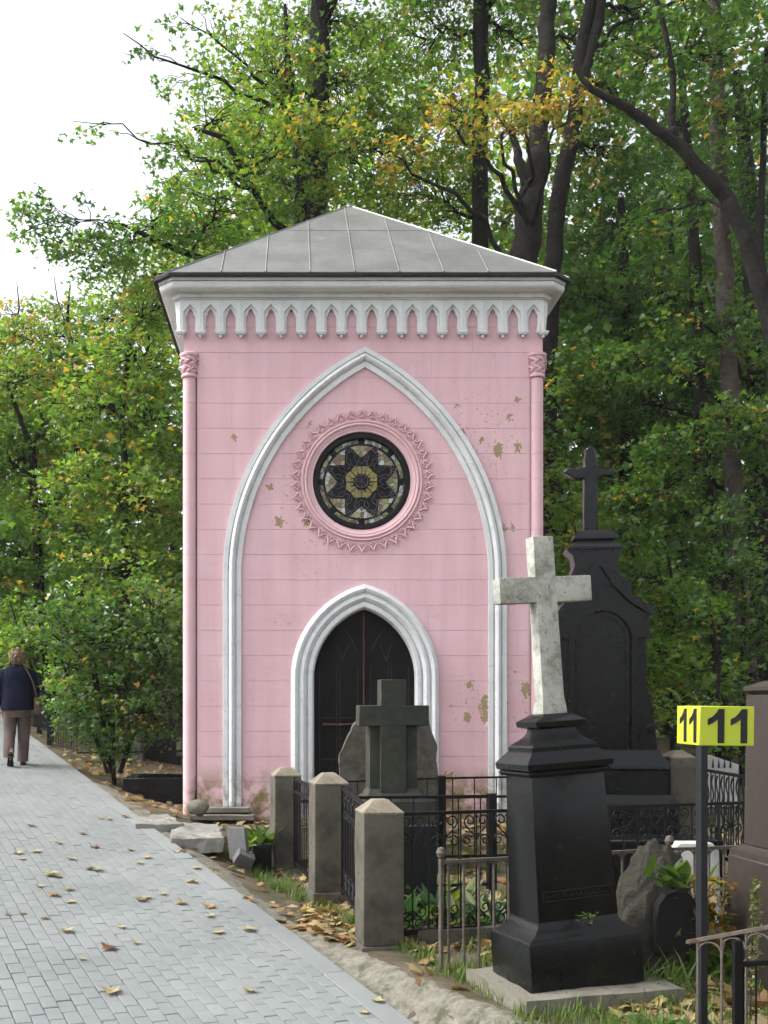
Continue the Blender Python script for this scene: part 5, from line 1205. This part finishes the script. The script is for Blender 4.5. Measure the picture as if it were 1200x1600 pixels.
# undergrowth saplings on the right
for i, (px, py, Y, bl) in enumerate([
    (1050, 1000, 14.6, [(1060, 960, 0, 80, 60, 2.2, .12, 'green', .05), (1010, 900, .6, 60, 50, 1.7, .12, 'mid', .04), (1090, 1040, -.4, 80, 45, 2.2, .12, 'lime', .03), (1030, 1020, -.2, 60, 50, 1.8, .12, 'green', .03)]),
    (1160, 1000, 15.2, [(1150, 900, 0, 80, 60, 1.8, .12, 'dark', .03), (1190, 980, -.2, 60, 60, 1.8, .12, 'dark', .05), (1130, 820, .6, 60, 50, 1.3, .12, 'dark', .05), (1180, 1060, -.6, 60, 40, 1.6, .12, 'green', .04)]),
    (905, 960, 14.4, [(890, 840, 0, 40, 70, 1.6, .12, 'lime', .10), (872, 760, .2, 40, 60, 1.5, .12, 'lime', .08), (905, 930, .2, 40, 60, 1.5, .12, 'mid', .06), (870, 650, .6, 36, 60, 1.3, .12, 'mid', .06)]),
    (990, 960, 16.2, [(990, 800, 0, 70, 70, 1.7, .13, 'mid', .08), (1040, 760, .3, 60, 60, 1.3, .13, 'mid', .10), (960, 900, 0, 60, 60, 1.6, .13, 'mid', .05), (930, 560, 1, 60, 60, 1.4, .13, 'mid', .06)]),
    (1120, 1100, 13.2, [(1060, 1110, 0, 55, 30, 1.8, .11, 'lime', .04), (1130, 1130, .2, 70, 34, 1.8, .11, 'green', .05), (1190, 1140, .2, 50, 40, 1.6, .11, 'mid', .1)])]):
    tree('maple_sapling', ['bright leafy maple sapling right of the black monument', 'dark leafy sapling at the right edge below the pinkish trunk', 'lime green sapling squeezed between chapel and black monument', 'tall airy sapling behind the top of the black monument', 'low pale green sapling behind the yellow sign'][i], Y,
         [[(px, py, 7), (px + 4, py - 60, 6), (px - 6, py - 130, 4)]], bl, 'mid', group='saplings in the undergrowth', cat='sapling')
# --- left side: maples over the path
tree('maple_tree', 'broad yellowing maple filling the left side beside the chapel wall', 17.5,
     [[(195, 1080, 18), (196, 850, 15), (198, 790, 12), (190, 640, 9), (205, 520, 6)], [(196, 800, 10), (170, 740, 6), (130, 700, 4)]],
     [(210, 560, 0, 90, 60, 2.2, .13, 'lime', .16), (240, 660, -.2, 70, 70, 2.4, .13, 'lime', .05), (150, 640, .2, 80, 60, 2.2, .13, 'lime', .08), (230, 780, -.4, 75, 70, 2.2, .13, 'lime', .12), (140, 760, 0, 80, 60, 2.2, .13, 'lime', .16), (200, 880, -.4, 90, 60, 2.2, .13, 'lime', .06), (240, 480, .5, 60, 50, 2.0, .13, 'lime', .14), (120, 860, .2, 70, 50, 1.8, .13, 'green', .05)], 'lime', .1)
tree('maple_tree', 'slender forked maple at the left margin above the walking person', 19.0,
     [[(60, 1050, 20), (62, 900, 16), (52, 780, 13), (50, 705, 11), (30, 650, 7), (10, 600, 5)], [(50, 705, 8), (66, 660, 6), (62, 630, 4)]],
     [(40, 590, 0, 80, 60, 2.0, .13, 'lime', .10), (20, 720, .4, 60, 70, 1.8, .13, 'green', .03), (80, 790, -.3, 70, 60, 1.8, .13, 'lime', .08), (30, 870, -.2, 70, 60, 2.0, .13, 'green', .04), (90, 680, .3, 60, 50, 1.8, .13, 'lime', .12), (-60, 700, 0, 90, 120, 1.5, .13, 'lime', .06), (30, 960, -.6, 60, 50, 1.9, .13, 'lime', .04), (-60, 900, 0, 80, 100, 1.4, .13, 'green', .04)], 'lime')
tree('maple_tree', 'golden topped maple behind the left side, below the open sky', 23,
     [[(130, 1000, 24), (128, 760, 20), (120, 600, 12), (105, 500, 5), (110, 440, 2)], [(230, 560, 6), (236, 490, 3), (240, 455, 1.5)], [(108, 520, 3), (90, 470, 2), (84, 430, 1.2)], [(20, 540, 4), (30, 480, 2.5), (26, 440, 1.2)]],
     [(60, 530, 0, 100, 45, 2.4, .15, 'lime', .22), (190, 500, .4, 90, 50, 2.4, .15, 'lime', .20), (100, 480, 1, 60, 30, 1.3, .15, 'lime', .25), (250, 480, 1.5, 60, 60, 2.2, .15, 'lime', .1), (270, 440, .8, 60, 40, 1.8, .15, 'lime', .14), (130, 600, .6, 130, 60, 2.0, .15, 'lime', .10), (20, 500, 1.5, 50, 50, 1.0, .15, 'autumn', .4), (-40, 600, 0, 100, 80, 1.6, .15, 'lime', .08)], 'lime', .15)
for i, (px, py, Y, st, bl) in enumerate([
    (178, 1208, 14.0, 9, [(175, 1130, -.05, 80, 50, 2.2, .095, 'dark', .05), (115, 1110, 0, 45, 45, 1.6, .095, 'mid', .03), (235, 1110, .1, 50, 45, 1.8, .095, 'dark', .03), (175, 1000, 0, 95, 55, 2.6, .11, 'dark', .03), (110, 960, .1, 75, 40, 2.2, .11, 'mid', .03), (240, 1010, .1, 60, 55, 2.2, .11, 'dark', .02), (190, 1075, -.1, 95, 40, 2.0, .11, 'dark', .03), (110, 1040, -.2, 45, 40, 1.3, .11, 'lime', .03), (235, 940, .3, 60, 40, 2.0, .11, 'mid', .06)]),
    (80, 1120, 17.2, 5, [(60, 1000, 0, 70, 40, 2.2, .12, 'lime', .02), (20, 1020, .3, 50, 40, 2.0, .12, 'lime', .02), (110, 1060, -.4, 40, 36, 1.6, .12, 'green', .03)])]):
    tr_ = []
    for k in range(st):
        a = rng.uniform(-1, 1); tr_.append([(px + a * 10, py, 6, rng.uniform(-.2, .2)), (px + a * 32, py - 60, 5), (px + a * 62, py - 120, 4), (px + a * 85, py - 180, 2.5)])
    tr_[0][0] = (px, py, 7)
    tree('shrub', ['large dark many stemmed shrub beside the path left of the chapel', 'pale green shrub behind the head of the walking person'][i], Y, tr_, bl, 'dark', group='shrubs along the path', cat='shrub', limbs=True)
# dense wood farther back, read as one mass
PP, CC, SS = [], [], []
def mass(n, x0, x1, y0, y1, Y0, Y1, L, pal, ac):
    px = rng.uniform(x0, x1, n); py = rng.uniform(y0, y1, n); Y = rng.uniform(Y0, Y1, n)
    ns = n // 14; cpx = rng.uniform(x0, x1, ns); cpy = y0 + (y1 - y0) * rng.random(ns); cY = rng.uniform(Y0, Y1, ns); sp = rng.integers(0, ns, n)
    s = F / cY[sp]
    P = np.stack([(cpx[sp] - CX) / s, cY[sp], EYE - (cpy[sp] - CY) / s], 1) + rng.normal(0, 1, (n, 3)) * np.array([.9, .9, .35])
    PP.append(P); CC.append(colours(n, pal, ac, sp)); SS.append(L * rng.uniform(.7, 1.2, n))
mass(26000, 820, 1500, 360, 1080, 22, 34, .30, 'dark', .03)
mass(9000, 860, 1350, 430, 1060, 19, 23, .18, 'mid', .05)
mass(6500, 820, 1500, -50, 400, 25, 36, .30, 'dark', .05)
mass(20000, -250, 330, 560, 1080, 22, 32, .26, 'green', .06)
mass(4500, 300, 860, 330, 1000, 26, 36, .28, 'green', .06)
mass(2200, 480, 860, 80, 360, 26, 34, .24, 'lime', .06)
mass(1500, 370, 520, 200, 420, 24, 30, .22, 'lime', .05)
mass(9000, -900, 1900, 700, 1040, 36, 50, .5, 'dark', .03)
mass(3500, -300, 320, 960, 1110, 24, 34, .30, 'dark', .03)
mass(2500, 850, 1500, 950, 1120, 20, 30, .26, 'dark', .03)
wd = inst('far_wood', leaf_mesh('far_wood', np.concatenate(PP), np.concatenate(SS), np.concatenate(CC), 'diamond', M['leaf'], -.2, .6, .6)); tag(wd, kind='stuff'); wd['label'] = 'dense green wood closing the view behind the trees'
far = MB()
for i in range(70):                                   # distant stems of that wood
    px = rng.uniform(-600, 1700); Y = rng.uniform(27, 48); x = (px - CX) * Y / F; g = G(x, Y) - .2; h = rng.uniform(7, 13)
    far.tube([(x, Y, g), (x + rng.normal(0, .2), Y, g + h * .5), (x + rng.normal(0, .5), Y, g + h)], [rng.uniform(.10, .2), .10, .04], 6)
tag(far.build('far_stems', M['bark'], wd, smooth=60), kind='stuff')

# ------------------------------------------------------------ plants and fallen leaves on the ground
def scatter(fn, n, x0, x1, y0, y1):
    out = []
    while len(out) < n:
        x, y = rng.uniform(x0, x1), rng.uniform(y0, y1)
        if fn(x, y): out.append((x, y, G(x, y)))
    return np.array(out)
plot = lambda x, y: x > Xe(y) + .55
# leaf litter
P = np.concatenate([scatter(lambda x, y: plot(x, y) and x > Xe(y) + .9, 2600, -1, 4.5, 5.0, 12), scatter(lambda x, y: (x - .95) ** 2 + (y - 7.9) ** 2 < .9, 900, -.2, 2, 6.9, 9),
     scatter(lambda x, y: (x - 2.05) ** 2 * 3 + (y - 5.6) ** 2 < .5, 240, 1.4, 2.6, 4.8, 7), scatter(lambda x, y: Xe(y) + .2 < x < -1.3, 260, -6, -1.3, 12, 18), scatter(lambda x, y: x > Xe(y) + .03 and x < Xe(y) + .6, 90, -4, 1.6, 5.5, 15)])
P[:, 2] += rng.uniform(.005, .03, len(P)); n = len(P)
lc = np.array([(.34, .20, .10), (.40, .26, .14), (.28, .13, .06), (.42, .30, .12), (.22, .09, .05), (.36, .24, .17)])[rng.integers(0, 6, n)] * rng.uniform(.6, 1.05, (n, 1))
lit = inst('leaf_litter', leaf_mesh('leaf_litter', P, rng.uniform(.06, .12, n), lc, 'maple', M['litter'], 0, .35, .35)); tag(lit, 'brown and tan fallen leaves strewn over the plots', kind='stuff')
# grass tufts and low weeds
tuft = scatter(lambda x, y: x > Xe(y) + .30 + .5 * abs(math.sin(y * 3)) and mnoise.noise(Vector((x * 1.4, y * 1.4, 5))) > -.05, 900, -1, 4, 5.0, 11)
edge_t = np.concatenate([scatter(lambda x, y: abs(x - (Xe(y) + .48 + .05 * (y - 6))) < .10, 170, -1.5, 1.6, 5.4, 10.5), scatter(lambda x, y: y < 6.7 and x > .95, 260, .9, 3, 4.6, 6.7)])
tuft = np.concatenate([tuft, edge_t])
P = np.repeat(tuft, 14, axis=0); n = len(P); P = P + np.concatenate([rng.normal(0, .025, (n, 2)), np.zeros((n, 1))], 1)
gc = np.array([(.07, .13, .02), (.09, .15, .025), (.055, .11, .025), (.13, .15, .04)])[rng.integers(0, 4, n)] * rng.uniform(.7, 1.2, (n, 1))
gr_ = inst('grass', leaf_mesh('grass', P, rng.uniform(.04, .12, n), gc, 'blade', M['grass'], 1.05, .35, .2)); tag(gr_, 'thin green grass and weeds growing between the graves', kind='stuff')
# broad leaved plants inside the scroll fence and elsewhere
def leafy(name, label, x, y, n, L, kind='oval', pal=((.05, .10, .035), (.07, .125, .04), (.045, .09, .045)), pitch=.75, spread=.05, group='broad leaved plants in the plots', z=None, cat='plant'):
    g = G(x, y) if z is None else z
    t = thing(name, label, cat, (x, y, g), 0, group)
    P = rng.normal(0, spread, (n, 3)); P[:, 2] = rng.uniform(0, .05, n)
    c = np.array(pal)[rng.integers(0, len(pal), n)] * rng.uniform(.75, 1.2, (n, 1))
    inst('leaves', leaf_mesh('leaves', P, rng.uniform(.6, 1.1, n) * L, c, kind, M['leaf'], pitch, .3, .3), t)
    MB().tube([(0, 0, -.02), (0, 0, .05)], .008, 5).build('stem', M['bark'], t)
    return t
hs_ = [(.72, 7.5), (.95, 7.45), (1.18, 7.55), (.80, 7.9), (1.05, 7.95), (.62, 7.8), (1.3, 8.0), (.9, 8.3), (1.2, 8.4), (.70, 8.25), (1.42, 7.7), (1.0, 7.7)]
for i, (x, y) in enumerate(hs_):
    leafy('hosta_plant', 'lush broad leaved green plant inside the scroll fence', x, y, 22, .27, spread=.07, pal=((.035, .085, .03), (.055, .11, .035), (.03, .075, .04), (.12, .14, .03)))
leafy('lily_plant', 'strap leaved green plant above the black granite block', Wp(404, 1320, 10.35).x, 10.35, 34, .24, 'oval', ((.06, .12, .025), (.09, .15, .03), (.05, .10, .03)), .9, .08, z=.22)
leafy('lily_plant', 'small yellow green plant left of the farthest stone post', Wp(388, 1330, 10.2).x, 10.15, 16, .2, 'oval', ((.13, .18, .03), (.16, .2, .05)), .7, .05, z=.20)
leafy('weed', 'small bright green weed sprouting from the pedestal ledge', Wp(921, 1436, 5.72).x, 5.745, 20, .035, 'oval', ((.08, .17, .04), (.10, .20, .05)), .5, .018, z=Wp(921, 1442, 5.72).z, group='weeds among the graves')
for i, (px, py, Y, L, lb) in enumerate([(1052, 1385, 6.05, .16, 'pale green weed hanging over the boulder plaque'), (1010, 1490, 5.95, .30, 'long bladed grass clump before the boulder'), (1045, 1490, 5.95, .3, 'second long bladed grass clump before the plaque'),
        (1105, 1430, 6.3, .2, 'leafy weed between boulder and brown pedestal'), (1120, 1380, 6.5, .18, 'tall leafy weed beside the brown pedestal'), (1080, 1585, 5.0, .14, 'low dark green plant at the foot of the sign pole'), (1135, 1560, 5.0, .14, 'low green plant right of the sign pole'), (785, 1588, 5.3, .10, 'small round leaved weed at the slab corner'), (1020, 1575, 5.2, .10, 'tiny weed before the pedestal slab')]):
    w = Wp(px, py, Y)
    leafy('weed', lb, w.x, Y, 22, L, 'blade' if 'bladed' in lb else 'oval', ((.07, .14, .03), (.09, .16, .035), (.06, .12, .04)), .8, .05, group='weeds among the graves', z=w.z if i == 0 else None)
# tall pale mugwort
w = Wp(1172, 1470, 5.5); t = thing('mugwort', 'tall pale seed headed weed before the brown pedestal', 'plant', (w.x, 5.5, G(w.x, 5.5)))
hm_ = Wp(1176, 1375, 5.5).z - G(w.x, 5.5)
MB().tube([(0, 0, -.02), (.01, 0, hm_ * .5), (.03, 0, hm_)], [.006, .004, .002], 5).build('stem', M['grass'] if False else M['bark_grey'], t)
n = 260; hz_ = rng.uniform(.25, 1, n); P = np.stack([.03 * hz_ + rng.normal(0, .035, n) * (1.15 - hz_), rng.normal(0, .03, n) * (1.15 - hz_), hz_ * hm_], 1)
inst('seed_head', leaf_mesh('seed_head', P, rng.uniform(.015, .03, n), np.array([(.16, .18, .08), (.22, .22, .12), (.10, .14, .04)])[rng.integers(0, 3, n)], 'diamond', M['leaf'], .2, .6, .6), t)['kind'] = 'stuff'
# yellow turning weeds by the boulder
P = np.clip(rng.normal(0, 1, (700, 3)), -1.7, 1.7) * np.array([.11, .09, .15]) + np.array([2.36, 6.4, .30]); n = len(P)
yw = thing('turning_weed', 'yellow and orange turning weeds right of the boulder', 'plant', (2.32, 6.4, 0))
c = np.array([(.28, .18, .04), (.32, .13, .03), (.12, .16, .04), (.35, .24, .12), (.09, .14, .03)])[rng.integers(0, 5, n)] * rng.uniform(.6, 1.1, (n, 1))
inst('leaves', leaf_mesh('leaves', P - np.array([2.32, 6.4, 0]), rng.uniform(.025, .065, n), c, 'maple', M['leaf'], 0, .6, .6), yw)
q = MB()
for k in range(9): q.tube([(rng.normal(0, .08), rng.normal(0, .07), -.02), (rng.normal(0, .10), rng.normal(0, .08), .3), (rng.normal(0, .12), rng.normal(0, .1), .55)], [.005, .004, .002], 4)
q.build('stems', M['bark_grey'], yw)

# individual fallen leaves on the paved path and verge
LEAVES = [(290, 1331, 'r', .12), (308, 1318, 'o', .14), (170, 1483, 'r', .11), (103, 1456, 'y', .10), (84, 1400, 'o', .10), (110, 1411, 'y', .08), (70, 1436, 'b', .06), (213, 1475, 'y', .06), (441, 1418, 'b', .11), (457, 1406, 'y', .09), (564, 1424, 'y', .09),
          (653, 1437, 'o', .0), (683, 1517, 'y', .0), (347, 1702, 'y', .0), (220, 1408, 'b', .10), (228, 1404, 'y', .08), (283, 1413, 'y', .09), (326, 1418, 'o', .10), (328, 1433, 'y', .07), (341, 1458, 'y', .09), (388, 1454, 'y', .11), (173, 1551, 'y', .12), (389, 1550, 'y', .08), (590, 1566, 'y', .08), (569, 1583, 'y', .06),
          (230, 1341, 'y', .09), (275, 1332, 'y', .08), (140, 1359, 'b', .09), (152, 1361, 'y', .10), (90, 1371, 'b', .08), (78, 1369, 'y', .10), (62, 1386, 'y', .07), (107, 1391, 'y', .08), (110, 1343, 'y', .09), (92, 1318, 'g', .08), (56, 1332, 'y', .10), (27, 1334, 'y', .10), (48, 1270, 'y', .10), (81, 1261, 'y', .10), (130, 1304, 'b', .08), (148, 1260, 'r', .09), (157, 1268, 'r', .07), (170, 1266, 'y', .08), (196, 1268, 'r', .09),
          (52, 1215, 'b', .09), (127, 1228, 'b', .09), (72, 1233, 'y', .08), (46, 1238, 'y', .09), (20, 1250, 'o', .1), (27, 1256, 'y', .09), (80, 1226, 'b', .06), (125, 1215, 'y', .07), (10, 1210, 'r', .08), (34, 1428, 'b', .06), (12, 1430, 'b', .05), (255, 1398, 'y', .07), (508, 1448, 'y', .05), (385, 1402, 'o', .12), (218, 1350, 'y', .07), (204, 1330, 'b', .07), (307, 1358, 'y', .09), (300, 1379, 'y', .10), (282, 1412, 'y', .06), (160, 1478, 'b', .0), (35, 1343, 'y', .07), (190, 1450, 'y', .06), (255, 1560, 'y', .0), (128, 1500, 'y', .05)]
CO = {'r': [(.17, .035, .02), (.22, .06, .035)], 'o': [(.34, .16, .07), (.30, .12, .05)], 'y': [(.40, .32, .20), (.38, .29, .17), (.33, .24, .16)], 'b': [(.15, .10, .06), (.24, .15, .09)], 'g': [(.20, .24, .05)]}
LBL = {'r': 'dark red curled maple leaf lying on the grey pavers', 'o': 'orange brown fallen maple leaf on the grey pavers', 'y': 'pale yellow fallen maple leaf on the grey pavers', 'b': 'small brown withered leaf on the grey pavers', 'g': 'single yellow green fallen leaf on the grey pavers'}
lm_cache = {}
def leaf_var(k, v):
    if (k, v) in lm_cache: return lm_cache[(k, v)]
    V, Fs = TPL['maple']; r = random.Random(v * 7 + ord(k)); cu = r.uniform(.25, 1.0); fo = r.uniform(-.2, .8)
    vs = [(x, y - .35, .03 + cu * ((y - .35) ** 2) * .9 + fo * abs(x) * .5 + r.uniform(0, .05)) for x, y, z in V] + [(0.02, -.65, .06), (-.02, -.65, .06), (0, -.33, .05)]
    me = bpy.data.meshes.new('fallen_leaf'); me.from_pydata(vs, [], Fs + [(11, 13, 12)])
    c = CO[k][v % len(CO[k])]; at = me.attributes.new('tint', 'FLOAT_COLOR', 'POINT')
    f = [q for _ in vs for q in (c[0] * r.uniform(.8, 1.15), c[1] * r.uniform(.8, 1.1), c[2] * r.uniform(.8, 1.1), 1)]; at.data.foreach_set('color', f)
    me.materials.append(M['litter']); lm_cache[(k, v)] = me; return me
for i, (px, py, k, L) in enumerate(LEAVES):
    if L == 0: continue
    Y = 9.0
    for _ in range(30):
        x = (px - CX) * Y / F; Y = (EYE - zpath(x, Y)) * F / (py - CY)
    x = (px - CX) * Y / F
    d = x - Xe(Y)
    z = zpath(x, Y) + .004 if d < 0 else G(x, Y) + .03
    o = inst('fallen_leaf', leaf_var(k, i % 5), None, (x, Y, z), (random.uniform(-.06, .06), random.uniform(-.06, .06), random.uniform(0, 6.28)), (L * 1.0,) * 3)
    tag(o, LBL[k], 'leaf', {'r': 'dark red leaves on the path', 'o': 'orange leaves on the path', 'y': 'pale yellow leaves on the path', 'b': 'brown leaves on the path', 'g': None}[k])

# ------------------------------------------------------------ thin autumn haze
hz = MB().box((0, 50, 22), (252, 232, 49)).build('haze', None, smooth=0); tag(hz, kind='stuff')
hmt = bpy.data.materials.new('haze'); hmt.use_nodes = True; hmt.node_tree.nodes.clear()
pv_ = hmt.node_tree.nodes.new('ShaderNodeVolumePrincipled'); pv_.inputs['Density'].default_value = HAZE; pv_.inputs['Color'].default_value = (0.92, 0.95, 0.97, 1); pv_.inputs['Anisotropy'].default_value = 0.2
ho = hmt.node_tree.nodes.new('ShaderNodeOutputMaterial'); hmt.node_tree.links.new(pv_.outputs[0], ho.inputs['Volume'])
hz.data.materials.append(hmt)
